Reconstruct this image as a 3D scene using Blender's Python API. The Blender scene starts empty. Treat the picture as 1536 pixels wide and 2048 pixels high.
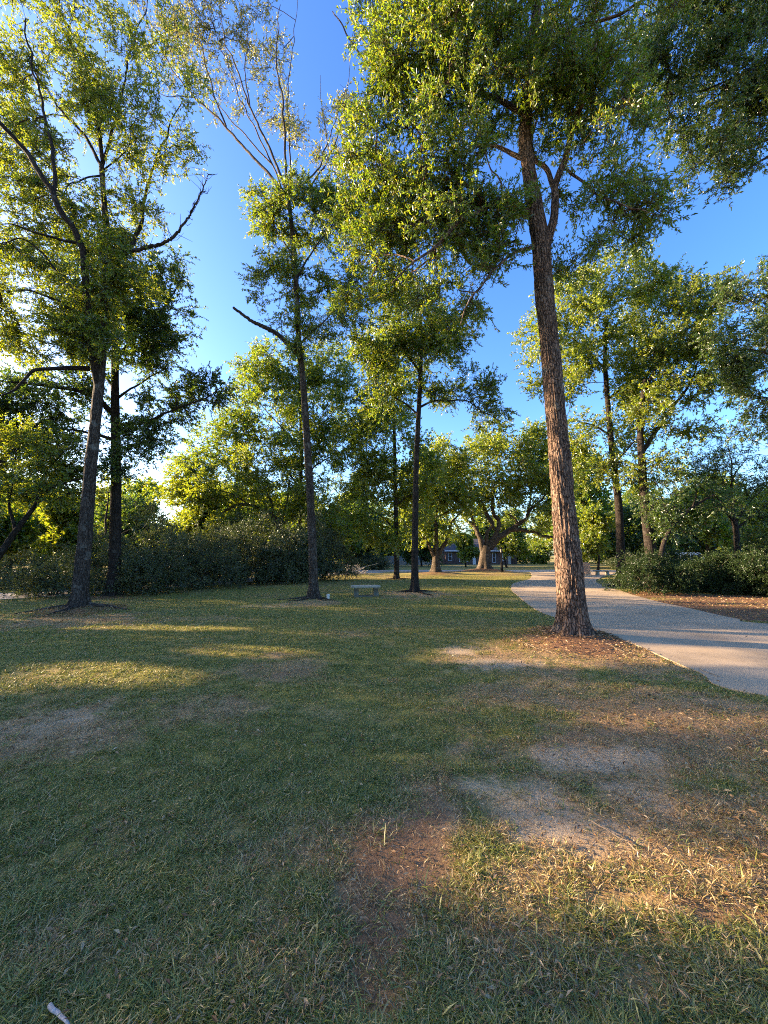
import bpy, math, random
import numpy as np
from mathutils import Vector

R = math.radians
C = bpy.context.scene
COL = C.collection
# ---------------------------------------------------------------- camera, sky, sun, exposure
EYE = 1.6
PITCH = R(6.5)
FPX = 768.0                      # focal length in photo pixels (1536 x 2048)
cam_d = bpy.data.cameras.new('camera')
cam = bpy.data.objects.new('camera', cam_d)
COL.objects.link(cam)
cam.location = (0, 0, EYE)
cam.rotation_euler = (R(90) + PITCH, 0, 0)
cam_d.sensor_fit = 'VERTICAL'
cam_d.sensor_height = 36.0
cam_d.sensor_width = 27.0
cam_d.lens = 36.0 * FPX / 2048.0
cam_d.clip_start = 0.05
cam_d.clip_end = 3000
C.camera = cam

SUN_AZ, SUN_EL = -77.0, 14.0
sd = Vector((math.sin(R(SUN_AZ)) * math.cos(R(SUN_EL)), math.cos(R(SUN_AZ)) * math.cos(R(SUN_EL)), math.sin(R(SUN_EL))))
w = bpy.data.worlds.new('World')
C.world = w
w.use_nodes = True
nt = w.node_tree
nt.nodes.clear()
sky = nt.nodes.new('ShaderNodeTexSky')
sky.sky_type = 'NISHITA'
sky.sun_disc = False
sky.sun_elevation = R(SUN_EL)
sky.sun_rotation = R(SUN_AZ)
sky.air_density = 1.0
sky.dust_density = 1.4
sky.ozone_density = 3.0
bg = nt.nodes.new('ShaderNodeBackground')
bg.inputs['Strength'].default_value = 0.1
wo = nt.nodes.new('ShaderNodeOutputWorld')
hs = nt.nodes.new('ShaderNodeHueSaturation')
hs.inputs['Saturation'].default_value = 1.22
hs.inputs['Hue'].default_value = .515
nt.links.new(sky.outputs[0], hs.inputs['Color'])
nt.links.new(hs.outputs[0], bg.inputs[0])
nt.links.new(bg.outputs[0], wo.inputs[0])

ld = bpy.data.lights.new('sun', 'SUN')
ld.energy = 5.0
ld.angle = R(0.6)
ld.color = (1.0, 0.75, 0.49)
lo = bpy.data.objects.new('sun', ld)
COL.objects.link(lo)
lo.location = (-40, 5, 30)
lo.rotation_euler = sd.to_track_quat('Z', 'Y').to_euler()

C.view_settings.view_transform = 'Standard'
C.view_settings.look = 'None'
C.view_settings.exposure = 2.65
C.view_settings.gamma = 1.0
C.cycles.max_bounces = 6
C.cycles.diffuse_bounces = 3
C.cycles.glossy_bounces = 1
C.cycles.transmission_bounces = 4
C.cycles.transparent_max_bounces = 4
C.cycles.use_denoising = False
C.cycles.filter_width = 1.05
C.cycles.caustics_reflective = False
C.cycles.caustics_refractive = False

# ---------------------------------------------------------------- helpers
cp, sp = math.cos(PITCH), math.sin(PITCH)


def P(px, py, d):
    """the point seen at photo pixel (px, py) standing d metres ahead"""
    u = (px - 768.0) / FPX
    v = (1024.0 - py) / FPX
    t = d / (cp - v * sp)
    return np.array((u * t, d, EYE + t * (v * cp + sp)))


def G(px, py):
    """the point of level ground seen at photo pixel (px, py)"""
    u = (px - 768.0) / FPX
    v = (1024.0 - py) / FPX
    t = -EYE / (v * cp + sp)
    return np.array((u * t, t * (cp - v * sp)))


def hash_u(ix, iy, iz, seed):
    h = (ix.astype(np.int64) * 374761393 + iy.astype(np.int64) * 668265263 + iz.astype(np.int64) * 2147483647 + seed * 974634777) & 0xFFFFFFFF
    h = ((h ^ (h >> 13)) * 1274126177) & 0xFFFFFFFF
    h = ((h ^ (h >> 16)) * 2246822519) & 0xFFFFFFFF
    return ((h ^ (h >> 15)) & 0xFFFFFF) / float(0x1000000)


def vnoise(x, y, z=None, seed=0):
    x = np.asarray(x, float); y = np.asarray(y, float)
    z = np.zeros_like(x) if z is None else np.asarray(z, float)
    ix, iy, iz = np.floor(x), np.floor(y), np.floor(z)
    fx, fy, fz = x - ix, y - iy, z - iz
    fx, fy, fz = [f * f * (3 - 2 * f) for f in (fx, fy, fz)]
    r = 0
    for a in (0, 1):
        for b in (0, 1):
            for c in (0, 1):
                wgt = (fx if a else 1 - fx) * (fy if b else 1 - fy) * (fz if c else 1 - fz)
                r = r + wgt * hash_u(ix + a, iy + b, iz + c, seed)
    return r


def fbm(x, y, z=None, seed=0, octv=4):
    s, a, t = 0, 1.0, 0
    for i in range(octv):
        k = 2.03 ** i
        s = s + a * vnoise(np.asarray(x) * k, np.asarray(y) * k, None if z is None else np.asarray(z) * k, seed + i * 17)
        t += a
        a *= .5
    return s / t


def unit(v):
    return v / (np.linalg.norm(v, axis=-1, keepdims=True) + 1e-9)


class MB:
    """collects geometry, links it as ONE mesh object"""
    def __init__(self):
        self.v, self.lv, self.lt, self.mi, self.rn, self.dr, self.bk = [], [], [], [], [], [], []
        self.n = 0

    def add(self, verts, faces, mat=0, rnd=None, dry=None, bark=None):
        verts = np.asarray(verts, float).reshape(-1, 3)
        faces = np.asarray(faces, np.int64)
        self.v.append(verts)
        self.lv.append((faces + self.n).ravel())
        m = len(faces)
        self.lt.append(np.full(m, faces.shape[1], np.int32))
        self.mi.append(np.full(m, mat, np.int32))
        self.rn.append(np.full(m, .5) if rnd is None else np.asarray(rnd, float))
        self.dr.append(np.zeros(m) if dry is None else np.asarray(dry, float))
        self.bk.append(verts if bark is None else bark)
        self.n += len(verts)

    def box(self, x0, x1, y0, y1, z0, z1, mat=0):
        v = [(x, y, z) for z in (z0, z1) for y in (y0, y1) for x in (x0, x1)]
        f = [(0, 2, 3, 1), (4, 5, 7, 6), (0, 1, 5, 4), (2, 6, 7, 3), (0, 4, 6, 2), (1, 3, 7, 5)]
        self.add(v, f, mat)

    def poly_prism(self, pts, y0, y1, mat=0):
        """outline in x,z pushed from y0 to y1"""
        n = len(pts)
        v = [(p[0], y0, p[1]) for p in pts] + [(p[0], y1, p[1]) for p in pts]
        q = [(i, i + n, (i + 1) % n + n, (i + 1) % n) for i in range(n)]
        self.add(v, q, mat)
        c0 = np.mean(np.array(v[:n]), 0); c1 = np.mean(np.array(v[n:]), 0)
        self.add(v[:n] + [tuple(c0)], [(i, (i + 1) % n, n) for i in range(n)], mat)
        self.add(v[n:] + [tuple(c1)], [((i + 1) % n, i, n) for i in range(n)], mat)

    def lathe(self, prof, cx=0, cy=0, n=20, mat=0):
        th = np.linspace(0, 2 * np.pi, n, endpoint=False)
        V = np.concatenate([np.stack([cx + r * np.cos(th), cy + r * np.sin(th), np.full(n, z)], 1) for r, z in prof])
        i = np.arange(n); j = (i + 1) % n
        F = np.concatenate([np.stack([k * n + i, k * n + j, (k + 1) * n + j, (k + 1) * n + i], 1) for k in range(len(prof) - 1)])
        self.add(V, F, mat)

    def build(self, name, mats, parent=None, smooth=False, bark=False, loc=None):
        me = bpy.data.meshes.new(name)
        v = np.concatenate(self.v).astype(np.float32)
        lv = np.concatenate(self.lv).astype(np.int32)
        lt = np.concatenate(self.lt)
        ls = np.concatenate(([0], np.cumsum(lt)[:-1])).astype(np.int32)
        me.vertices.add(len(v)); me.loops.add(len(lv)); me.polygons.add(len(lt))
        me.vertices.foreach_set('co', v.ravel())
        me.loops.foreach_set('vertex_index', lv)
        me.polygons.foreach_set('loop_start', ls)
        me.polygons.foreach_set('loop_total', lt)
        me.polygons.foreach_set('material_index', np.concatenate(self.mi))
        me.polygons.foreach_set('use_smooth', np.full(len(lt), bool(smooth)))
        a = me.attributes.new('rnd', 'FLOAT', 'FACE'); a.data.foreach_set('value', np.concatenate(self.rn).astype(np.float32))
        a = me.attributes.new('dry', 'FLOAT', 'FACE'); a.data.foreach_set('value', np.concatenate(self.dr).astype(np.float32))
        if bark:
            a = me.attributes.new('bark', 'FLOAT_VECTOR', 'POINT'); a.data.foreach_set('vector', np.concatenate(self.bk).astype(np.float32).ravel())
        for m in (mats if isinstance(mats, (list, tuple)) else [mats]):
            me.materials.append(m)
        me.update(calc_edges=True)
        me.validate()
        o = bpy.data.objects.new(name, me)
        COL.objects.link(o)
        if parent is not None:
            o.parent = parent
        if loc is not None:
            o.location = loc
        return o


def tag(o, label=None, cat=None, group=None, kind=None):
    if label: o['label'] = label
    if cat: o['category'] = cat
    if group: o['group'] = group
    if kind: o['kind'] = kind
    return o


def empty(name, loc, label, cat, group=None, rz=0):
    o = bpy.data.objects.new(name, None)
    COL.objects.link(o)
    o.location = loc
    o.rotation_euler = (0, 0, rz)
    o.empty_display_size = .3
    return tag(o, label, cat, group)


def dup(root, loc, rz, label, sc=1.0, group=None):
    r = root.copy(); COL.objects.link(r)
    r.location = loc; r.rotation_euler = (0, 0, rz)
    r.scale = (sc, sc, sc) if not isinstance(sc, tuple) else sc
    r['label'] = label
    if group: r['group'] = group
    for ch in list(root.children):
        c = ch.copy(); COL.objects.link(c); c.parent = r
        for g in list(ch.children):
            k = g.copy(); COL.objects.link(k); k.parent = c
    return r


def crom(pts, step):
    """Catmull-Rom resampling of points (any number of columns)"""
    pts = np.asarray(pts, float)
    if len(pts) == 2:
        n = max(2, int(np.linalg.norm(pts[1, :3] - pts[0, :3]) / step) + 1)
        t = np.linspace(0, 1, n)[:, None]
        return pts[0] * (1 - t) + pts[1] * t
    q = np.vstack([2 * pts[0] - pts[1], pts, 2 * pts[-1] - pts[-2]])
    out = []
    for i in range(1, len(q) - 2):
        n = max(2, int(np.linalg.norm(q[i + 1, :3] - q[i, :3]) / step))
        t = np.linspace(0, 1, n, endpoint=False)[:, None]
        a, b, c, d = q[i - 1], q[i], q[i + 1], q[i + 2]
        out.append(.5 * (2 * b + (c - a) * t + (2 * a - 5 * b + 4 * c - d) * t * t + (3 * b - a - 3 * c + d) * t ** 3))
    out.append(pts[-1:])
    return np.concatenate(out)


def tube(mb, pts, rad, sides=8, mat=0, flare=None, ridge=0.0, seed=0, cap=True, rough=0.0):
    pts = np.asarray(pts, float); rad = np.asarray(rad, float)
    n = len(pts)
    T = unit(np.gradient(pts, axis=0))
    m = unit(T.mean(0)); ref = np.zeros(3); ref[np.argmin(np.abs(m))] = 1
    N = unit(ref - T * (T @ ref)[:, None]); B = np.cross(T, N)
    th = np.linspace(0, 2 * np.pi, sides, endpoint=False)
    s = np.concatenate(([0], np.cumsum(np.linalg.norm(np.diff(pts, axis=0), axis=1))))
    rr = np.repeat(rad[:, None], sides, 1)
    if flare is not None:
        amp, h, nl = flare
        rg = np.random.default_rng(seed)
        ph = rg.uniform(0, 6.28, 3)
        lobe = .55 + .35 * np.sin(nl * th + ph[0]) + .22 * np.sin((nl + 2) * th + ph[1]) + .15 * np.sin((2 * nl + 1) * th + ph[2])
        e = np.exp(-s / h)
        rr = rr * (1 + amp * e[:, None] ** 1.6 * (.35 + lobe[None, :]) + .05 * np.sin(nl * th + ph[0])[None, :] * np.exp(-s / (5 * h))[:, None])
    if ridge or rough:
        cx = np.cos(th)[None, :] * rad[:, None]; cy = np.sin(th)[None, :] * rad[:, None]; cz = np.repeat(s[:, None], sides, 1)
        if rough:
            rr = rr * (1 + rough * (fbm(cx * 3, cy * 3, cz * 1.5, seed + 5, 3) - .5))
        if ridge:
            nz = fbm(cx * 26, cy * 26, cz * 3.2 + 3 * vnoise(cx * 6, cy * 6, cz * 2, seed), seed + 9, 3)
            rg_ = 1 - np.abs(2 * nz - 1) * 2.2
            rr = rr + ridge * np.clip(-rg_, -1, .4)
    V = pts[:, None, :] + rr[..., None] * (np.cos(th)[None, :, None] * N[:, None, :] + np.sin(th)[None, :, None] * B[:, None, :])
    bk = np.stack([np.cos(th)[None, :] * rad[:, None], np.sin(th)[None, :] * rad[:, None], np.repeat(s[:, None], sides, 1)], -1)
    i = np.arange(sides); j = (i + 1) % sides
    k = (np.arange(n - 1) * sides)[:, None]
    F = np.stack([k + i, k + j, k + sides + j, k + sides + i], -1).reshape(-1, 4)
    mb.add(V.reshape(-1, 3), F, mat, bark=bk.reshape(-1, 3))
    if cap:
        b = (n - 1) * sides
        top = V[-1]
        c = np.vstack([top, pts[-1:] + T[-1] * rad[-1] * .3])
        mb.add(c, np.stack([i, j, np.full(sides, sides)], 1), mat, bark=np.vstack([bk[-1], bk[-1][:1]]))


def leaves(mb, pos, dirs, L, W, rg, mat=0, up=.6, fold=.25, dry=None):
    n = len(pos)
    d = unit(dirs)
    nrm = unit(rg.normal(0, 1, (n, 3)) + np.array((0, 0, up)))
    side = unit(np.cross(d, nrm))
    nn = np.cross(side, d)
    l = (L * rg.uniform(.7, 1.25, n))[:, None]
    wd = (W * rg.uniform(.75, 1.2, n))[:, None]
    bend = nn * l * rg.uniform(-.18, .06, n)[:, None]
    v0 = pos
    v1 = pos + d * l * .52 + side * wd * .5 + nn * wd * fold
    v2 = pos + d * l + bend
    v3 = pos + d * l * .52 - side * wd * .5 + nn * wd * fold
    V = np.stack([v0, v1, v2, v3], 1).reshape(-1, 3)
    b = (np.arange(n) * 4)[:, None]
    F = np.concatenate([b + np.array([0, 2, 1]), b + np.array([0, 3, 2])], 1).reshape(-1, 3)
    rnd = np.repeat(rg.uniform(0, 1, n), 2)
    mb.add(V, F, mat, rnd=rnd, dry=None if dry is None else np.repeat(dry, 2))


# ---------------------------------------------------------------- materials
def newmat(name):
    m = bpy.data.materials.new(name)
    m.use_nodes = True
    m.node_tree.nodes.clear()
    return m, m.node_tree


def nd(t, typ, **kw):
    n = t.nodes.new(typ)
    for k, v in kw.items():
        if k in n.inputs.keys():
            n.inputs[k].default_value = v
        else:
            setattr(n, k, v)
    return n


def ramp(t, stops, src=None, interp='LINEAR'):
    r = t.nodes.new('ShaderNodeValToRGB')
    r.color_ramp.interpolation = interp
    e = r.color_ramp.elements
    while len(e) < len(stops):
        e.new(.5)
    for el, (p, c) in zip(e, stops):
        el.position = p
        el.color = (c, c, c, 1) if isinstance(c, (int, float)) else (*c, 1)
    if src is not None:
        t.links.new(src, r.inputs[0])
    return r


def mixc(t, fac, a, b, mode='MIX'):
    m = t.nodes.new('ShaderNodeMix')
    m.data_type = 'RGBA'
    m.blend_type = mode
    for k, s in ((0, fac), (6, a), (7, b)):
        if isinstance(s, bpy.types.NodeSocket):
            t.links.new(s, m.inputs[k])
        else:
            m.inputs[k].default_value = s if k == 0 else (*s, 1)
    return m.outputs[2]


def leaf_mat(name, stops, trans=.45, tstops=None, gloss=.08):
    m, t = newmat(name)
    at = nd(t, 'ShaderNodeAttribute', attribute_name='rnd')
    r1 = ramp(t, stops, at.outputs['Fac'])
    r2 = ramp(t, tstops or stops, at.outputs['Fac'])
    df = nd(t, 'ShaderNodeBsdfDiffuse'); t.links.new(r1.outputs[0], df.inputs[0])
    tr = nd(t, 'ShaderNodeBsdfTranslucent'); t.links.new(r2.outputs[0], tr.inputs[0])
    gl = nd(t, 'ShaderNodeBsdfGlossy', Roughness=.38); gl.inputs[0].default_value = (.9, .95, 1, 1)
    m1 = nd(t, 'ShaderNodeMixShader'); m1.inputs[0].default_value = trans
    t.links.new(df.outputs[0], m1.inputs[1]); t.links.new(tr.outputs[0], m1.inputs[2])
    m2 = nd(t, 'ShaderNodeMixShader'); m2.inputs[0].default_value = gloss
    t.links.new(m1.outputs[0], m2.inputs[1]); t.links.new(gl.outputs[0], m2.inputs[2])
    o = nd(t, 'ShaderNodeOutputMaterial'); t.links.new(m2.outputs[0], o.inputs[0])
    return m


LEAF_OAK = leaf_mat('oak_leaf', [(0, (.05, .105, .012)), (.5, (.085, .145, .014)), (.85, (.13, .165, .018)), (1, (.20, .18, .03))], .52,
                    [(0, (.16, .28, .01)), (.5, (.26, .36, .012)), (.85, (.37, .40, .015)), (1, (.44, .37, .02))], gloss=.055)
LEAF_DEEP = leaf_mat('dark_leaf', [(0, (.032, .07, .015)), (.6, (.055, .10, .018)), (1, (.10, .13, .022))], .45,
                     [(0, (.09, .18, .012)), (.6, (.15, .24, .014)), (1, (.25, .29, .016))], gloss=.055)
LEAF_PALE = leaf_mat('spring_leaf', [(0, (.08, .125, .03)), (.6, (.13, .16, .04)), (1, (.21, .19, .07))], .5,
                     [(0, (.22, .27, .03)), (.6, (.31, .31, .04)), (1, (.38, .30, .07))])
LEAF_GOLD = leaf_mat('golden_leaf', [(0, (.07, .125, .013)), (.5, (.115, .16, .016)), (1, (.19, .19, .025))], .52,
                     [(0, (.22, .33, .012)), (.5, (.34, .41, .014)), (1, (.44, .43, .02))], gloss=.055)
LEAF_SHRUB = leaf_mat('shrub_leaf', [(0, (.035, .055, .016)), (.6, (.065, .085, .028)), (1, (.135, .13, .055))], .3,
                      [(0, (.06, .10, .015)), (.6, (.10, .13, .02)), (1, (.15, .16, .03))], gloss=.045)
LEAF_DEAD = leaf_mat('dead_leaf', [(0, (.11, .055, .025)), (.4, (.21, .12, .055)), (.8, (.34, .215, .11)), (1, (.48, .35, .20))], .15, gloss=.015)


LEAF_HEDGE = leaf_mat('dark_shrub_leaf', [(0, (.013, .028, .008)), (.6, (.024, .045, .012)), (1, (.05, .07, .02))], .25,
                     [(0, (.03, .065, .01)), (.6, (.055, .09, .012)), (1, (.10, .12, .016))], gloss=.018)  # dark green shrub leaf, darkened further to stand in for shade


def bark_mat(name, dark, light, lichen=.25, scale=1.0, bump=.8):
    m, t = newmat(name)
    at = nd(t, 'ShaderNodeAttribute', attribute_name='bark')
    mp = nd(t, 'ShaderNodeMapping'); mp.inputs['Scale'].default_value = (scale, scale, scale * .2)
    t.links.new(at.outputs['Vector'], mp.inputs[0])
    n1 = nd(t, 'ShaderNodeTexNoise', Scale=26.0, Detail=8.0, Roughness=.65, Distortion=.4); t.links.new(mp.outputs[0], n1.inputs['Vector'])
    n2 = nd(t, 'ShaderNodeTexNoise', Scale=3.2, Detail=5.0, Roughness=.6); t.links.new(at.outputs['Vector'], n2.inputs['Vector'])
    n3 = nd(t, 'ShaderNodeTexNoise', Scale=60.0, Detail=4.0); t.links.new(at.outputs['Vector'], n3.inputs['Vector'])
    dm = nd(t, 'ShaderNodeTexNoise', Scale=5.0, Detail=3.0); t.links.new(at.outputs['Vector'], dm.inputs['Vector'])
    mp2 = nd(t, 'ShaderNodeMapping'); mp2.inputs['Scale'].default_value = (scale, scale, scale * .3); t.links.new(at.outputs['Vector'], mp2.inputs[0])
    mv = mixc(t, .06, mp2.outputs[0], dm.outputs['Color'], 'LINEAR_LIGHT')
    vo = nd(t, 'ShaderNodeTexVoronoi', feature='DISTANCE_TO_EDGE', Scale=24.0); t.links.new(mv, vo.inputs['Vector'])
    cr = ramp(t, [(0, 0), (.14, 1)], vo.outputs['Distance'])
    c0 = ramp(t, [(.36, dark), (.64, light)], n1.outputs[0])
    c1 = nd(t, 'ShaderNodeMix', data_type='RGBA'); t.links.new(cr.outputs[0], c1.inputs[0]); c1.inputs[6].default_value = (*[c * .6 for c in dark], 1); t.links.new(c0.outputs[0], c1.inputs[7])
    hsum = nd(t, 'ShaderNodeMath', operation='MULTIPLY_ADD'); t.links.new(cr.outputs[0], hsum.inputs[0]); hsum.inputs[1].default_value = .6; t.links.new(n1.outputs[0], hsum.inputs[2])
    li = ramp(t, [(.56, 0), (.68, lichen)], n2.outputs[0])
    c2 = mixc(t, li.outputs[0], c1.outputs[2], (.24, .23, .19))
    c3 = mixc(t, .35, c2, n3.outputs[0], 'OVERLAY')
    bp = nd(t, 'ShaderNodeBump', Strength=bump, Distance=.03); t.links.new(hsum.outputs[0], bp.inputs['Height'])
    b = nd(t, 'ShaderNodeBsdfPrincipled', Roughness=.9)
    b.inputs['Specular IOR Level'].default_value = .15
    t.links.new(c3, b.inputs['Base Color']); t.links.new(bp.outputs[0], b.inputs['Normal'])
    o = nd(t, 'ShaderNodeOutputMaterial'); t.links.new(b.outputs[0], o.inputs[0])
    return m


BARK_RED = bark_mat('red_brown_bark', (.033, .021, .015), (.28, .18, .122), .35, bump=1.0)
BARK_GREY = bark_mat('grey_bark', (.024, .018, .013), (.12, .094, .072), .5)
BARK_DARK = bark_mat('dark_bark', (.014, .011, .009), (.062, .047, .036), .2)
BARK_OAK = bark_mat('live_oak_bark', (.035, .026, .018), (.16, .12, .082), .3)


def plain(name, col, rough=.7, nscale=12.0, namt=.3, metal=0.0, bump=.1, spec=.3):
    m, t = newmat(name)
    tc = nd(t, 'ShaderNodeTexCoord')
    n = nd(t, 'ShaderNodeTexNoise', Scale=nscale, Detail=6.0, Roughness=.65); t.links.new(tc.outputs['Object'], n.inputs['Vector'])
    r = ramp(t, [(.3, tuple(c * (1 - namt) for c in col)), (.7, tuple(min(1, c * (1 + namt * .6)) for c in col))], n.outputs[0])
    b = nd(t, 'ShaderNodeBsdfPrincipled', Roughness=rough, Metallic=metal)
    b.inputs['Specular IOR Level'].default_value = spec
    t.links.new(r.outputs[0], b.inputs['Base Color'])
    if bump:
        bp = nd(t, 'ShaderNodeBump', Strength=bump, Distance=.02); t.links.new(n.outputs[0], bp.inputs['Height']); t.links.new(bp.outputs[0], b.inputs['Normal'])
    o = nd(t, 'ShaderNodeOutputMaterial'); t.links.new(b.outputs[0], o.inputs[0])
    return m


def brick_mat(name, c1, c2, mortar, scale=1.0):
    m, t = newmat(name)
    tc = nd(t, 'ShaderNodeTexCoord')
    sx = nd(t, 'ShaderNodeSeparateXYZ'); t.links.new(tc.outputs['Object'], sx.inputs[0])
    ad = nd(t, 'ShaderNodeMath', operation='ADD'); t.links.new(sx.outputs[0], ad.inputs[0]); t.links.new(sx.outputs[1], ad.inputs[1])
    cx = nd(t, 'ShaderNodeCombineXYZ'); t.links.new(ad.outputs[0], cx.inputs[0]); t.links.new(sx.outputs[2], cx.inputs[1])
    br = nd(t, 'ShaderNodeTexBrick', Scale=scale)
    br.inputs['Brick Width'].default_value = .22; br.inputs['Row Height'].default_value = .075; br.inputs['Mortar Size'].default_value = .008
    br.inputs['Color1'].default_value = (*c1, 1); br.inputs['Color2'].default_value = (*c2, 1); br.inputs['Mortar'].default_value = (*mortar, 1)
    t.links.new(cx.outputs[0], br.inputs['Vector'])
    b = nd(t, 'ShaderNodeBsdfPrincipled', Roughness=.85); t.links.new(br.outputs[0], b.inputs['Base Color'])
    o = nd(t, 'ShaderNodeOutputMaterial'); t.links.new(b.outputs[0], o.inputs[0])
    return m


CONC_BENCH = plain('weathered_concrete', (.34, .315, .24), .85, 18, .4, bump=.3)
CONC_LEG = plain('shaded_concrete', (.13, .125, .09), .9, 14, .5, bump=.3)  # bench concrete darkened, shade put into the leg and base colour
WHITE_PVC = plain('white_plastic', (.55, .53, .47), .45, 9, .12)
IRON = plain('black_iron', (.008, .008, .009), .75, 20, .3, spec=.08)
GLASSY = plain('window_glass', (.03, .04, .05), .08, 2, .3, bump=0, spec=.6)
WHITE_TRIM = plain('white_trim', (.74, .75, .76), .5, 6, .1)
WHITE_FENCE = plain('white_fence', (.42, .40, .37), .6, 3, .15)
SHINGLE = plain('roof_shingle', (.07, .062, .06), .9, 6, .4)
BRICK_DARK = brick_mat('dark_brick', (.12, .06, .045), (.085, .045, .035), (.16, .14, .12))
BRICK_TAN = brick_mat('tan_brick', (.42, .25, .16), (.34, .19, .12), (.40, .34, .28))
CAR_WHITE = plain('white_paint', (.78, .79, .80), .25, 2, .04, bump=0, spec=.5)
RUBBER = plain('rubber', (.02, .02, .02), .8, 20, .2)
LAMP_GLASS = plain('lamp_glass', (.16, .155, .14), .3, 8, .1, bump=0)
RED_LENS = plain('red_lens', (.35, .02, .02), .3, 8, .1, bump=0)
STICK_GREY = plain('weathered_wood', (.36, .33, .31), .85, 30, .4, bump=.4)
STICK_TAN = plain('dry_twig', (.20, .15, .10), .85, 30, .4, bump=.4)


# ---------------------------------------------------------------- ground zones
def ell(px, py, rx, ry, wgt=1.0):
    c = G(px, py); a = G(px, py - ry); b = G(px, py + ry)
    return (c[0], c[1], rx * c[1] / FPX * 1.0, abs(a[1] - b[1]) / 2, wgt)


SAND = [ell(1120, 1640, 110, 60, 1), ell(1060, 1590, 90, 35, .8), ell(1190, 1512, 110, 25, .95), ell(985, 1570, 70, 25, .7), ell(850, 1700, 60, 90, .55),
        ell(60, 1465, 150, 55, .6), ell(920, 1300, 45, 12, .9), ell(970, 1330, 80, 14, .8), ell(540, 1214, 60, 4, .5), ell(1200, 1680, 120, 40, .75), ell(700, 1420, 90, 20, .3),
        ell(850, 1640, 90, 40, .55), ell(1000, 1200, 60, 5, .3), ell(1080, 1760, 90, 40, .4), ell(250, 1250, 200, 5, .3), ell(1250, 1600, 120, 40, .55)]
DRYZ = [ell(1350, 1950, 300, 120, .6), ell(1000, 1830, 200, 120, .7), ell(620, 1960, 220, 120, .55), ell(60, 1900, 200, 90, .55), ell(350, 1650, 200, 60, .35), ell(800, 1700, 110, 120, 1.1), ell(760, 1900, 90, 120, 1.1), ell(850, 1570, 90, 60, .9), ell(1300, 1440, 300, 80, 1), ell(1230, 1540, 320, 110, 1), ell(1420, 1640, 260, 180, 1), ell(1050, 1380, 220, 50, .8), ell(770, 1780, 150, 200, 1), ell(640, 1680, 130, 70, .7),
        ell(1100, 1900, 500, 150, .55), ell(440, 1420, 130, 35, .8), ell(560, 1335, 110, 25, .8), ell(150, 1240, 160, 18, .9), ell(380, 1240, 200, 8, .5), ell(90, 1450, 190, 70, .9),
        ell(1140, 1310, 260, 40, .85), ell(830, 1192, 80, 8, .9), ell(630, 1208, 60, 6, .8), ell(560, 1820, 160, 60, .5), ell(300, 1900, 300, 70, .35), ell(960, 1250, 120, 20, .3),
        ell(1340, 1780, 250, 90, .8), ell(700, 1270, 100, 8, .6)]
MULCH = [ell(1150, 1292, 130, 26, 1), ell(1440, 1222, 160, 22, 1.2), ell(1400, 1206, 130, 12, 1.2), ell(1330, 1190, 100, 8, 1.2), ell(1450, 1196, 170, 10, 1.2), ell(1540, 1215, 160, 20, 1.2), ell(165, 1222, 70, 12, .7), ell(1150, 1275, 90, 14, 1), ell(200, 1195, 110, 8, .8), ell(560, 1168, 120, 5, .6), ell(1700, 1235, 250, 30, 1.2)]


def zone(x, y, lst, seed, jag=.8):
    n = fbm(x * 1.7, y * 1.7, None, seed, 4) - .5
    n2 = fbm(x * 7, y * 7, None, seed + 3, 3) - .5
    r = np.zeros_like(x)
    for cx, cy, rx, ry, wgt in lst:
        q = np.sqrt(((x - cx) / rx) ** 2 + ((y - cy) / ry) ** 2) + n * jag * 2 + n2 * jag * 1.2
        r = np.maximum(r, wgt * np.clip((1.3 - q) / .8, 0, 1))
    n4 = fbm(x * 4.3, y * 4.3, None, seed + 8, 4) - .5
    r = r + (n4 * 2.2) * r * (1.15 - r)
    return np.clip((r - .12) / .8, 0, 1)


WORN = [ell(740, 1990, 100, 80, 1), ell(790, 1720, 90, 130, 1.1), ell(750, 1870, 110, 140, 1.1), ell(850, 1600, 60, 50, .8), ell(1330, 1450, 240, 45, .5), ell(1440, 1830, 120, 50, .9), ell(1250, 1790, 90, 25, .6), ell(1000, 1900, 80, 60, .5), ell(560, 1350, 90, 14, .5)]

MOUND = []      # x, y, height, radius


def H(x, y):
    x = np.asarray(x, float); y = np.asarray(y, float)
    h = (fbm(x * .25, y * .25, None, 3, 2) - .5) * .16 * np.clip((np.hypot(x, y)) / 6, .35, 1)
    for mx, my, mh, mr in MOUND:
        h = h + mh * np.exp(-((x - mx) ** 2 + (y - my) ** 2) / (mr * mr))
    return h


def h1(x, y):
    return float(H(np.array([x]), np.array([y]))[0])


# path outline (photo points laid on the ground)
PL = [np.array((13.0, 2.2)), np.array((8.0, 2.9))] + [G(*p) for p in ((1536, 1400), (1400, 1350), (1290, 1305), (1195, 1272), (1110, 1238), (1062, 1212), (1034, 1192), (1022, 1177), (1030, 1165), (1062, 1155))] + [np.array((14.5, 38.5))]
PR = [np.array((19.0, 5.5)), np.array((14.0, 7.2))] + [G(*p) for p in ((1536, 1249), (1480, 1240), (1410, 1226), (1340, 1209), (1290, 1195), (1240, 1182), (1208, 1171), (1193, 1164), (1196, 1157), (1215, 1151))] + [np.array((24, 38.5))]


def resamp(pts, n):
    q = crom(np.array([(p[0], p[1], 0) for p in pts]), .2)[:, :2]
    s = np.concatenate(([0], np.cumsum(np.linalg.norm(np.diff(q, axis=0), axis=1))))
    t = np.linspace(0, s[-1], n)
    return np.stack([np.interp(t, s, q[:, 0]), np.interp(t, s, q[:, 1])], 1)


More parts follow.
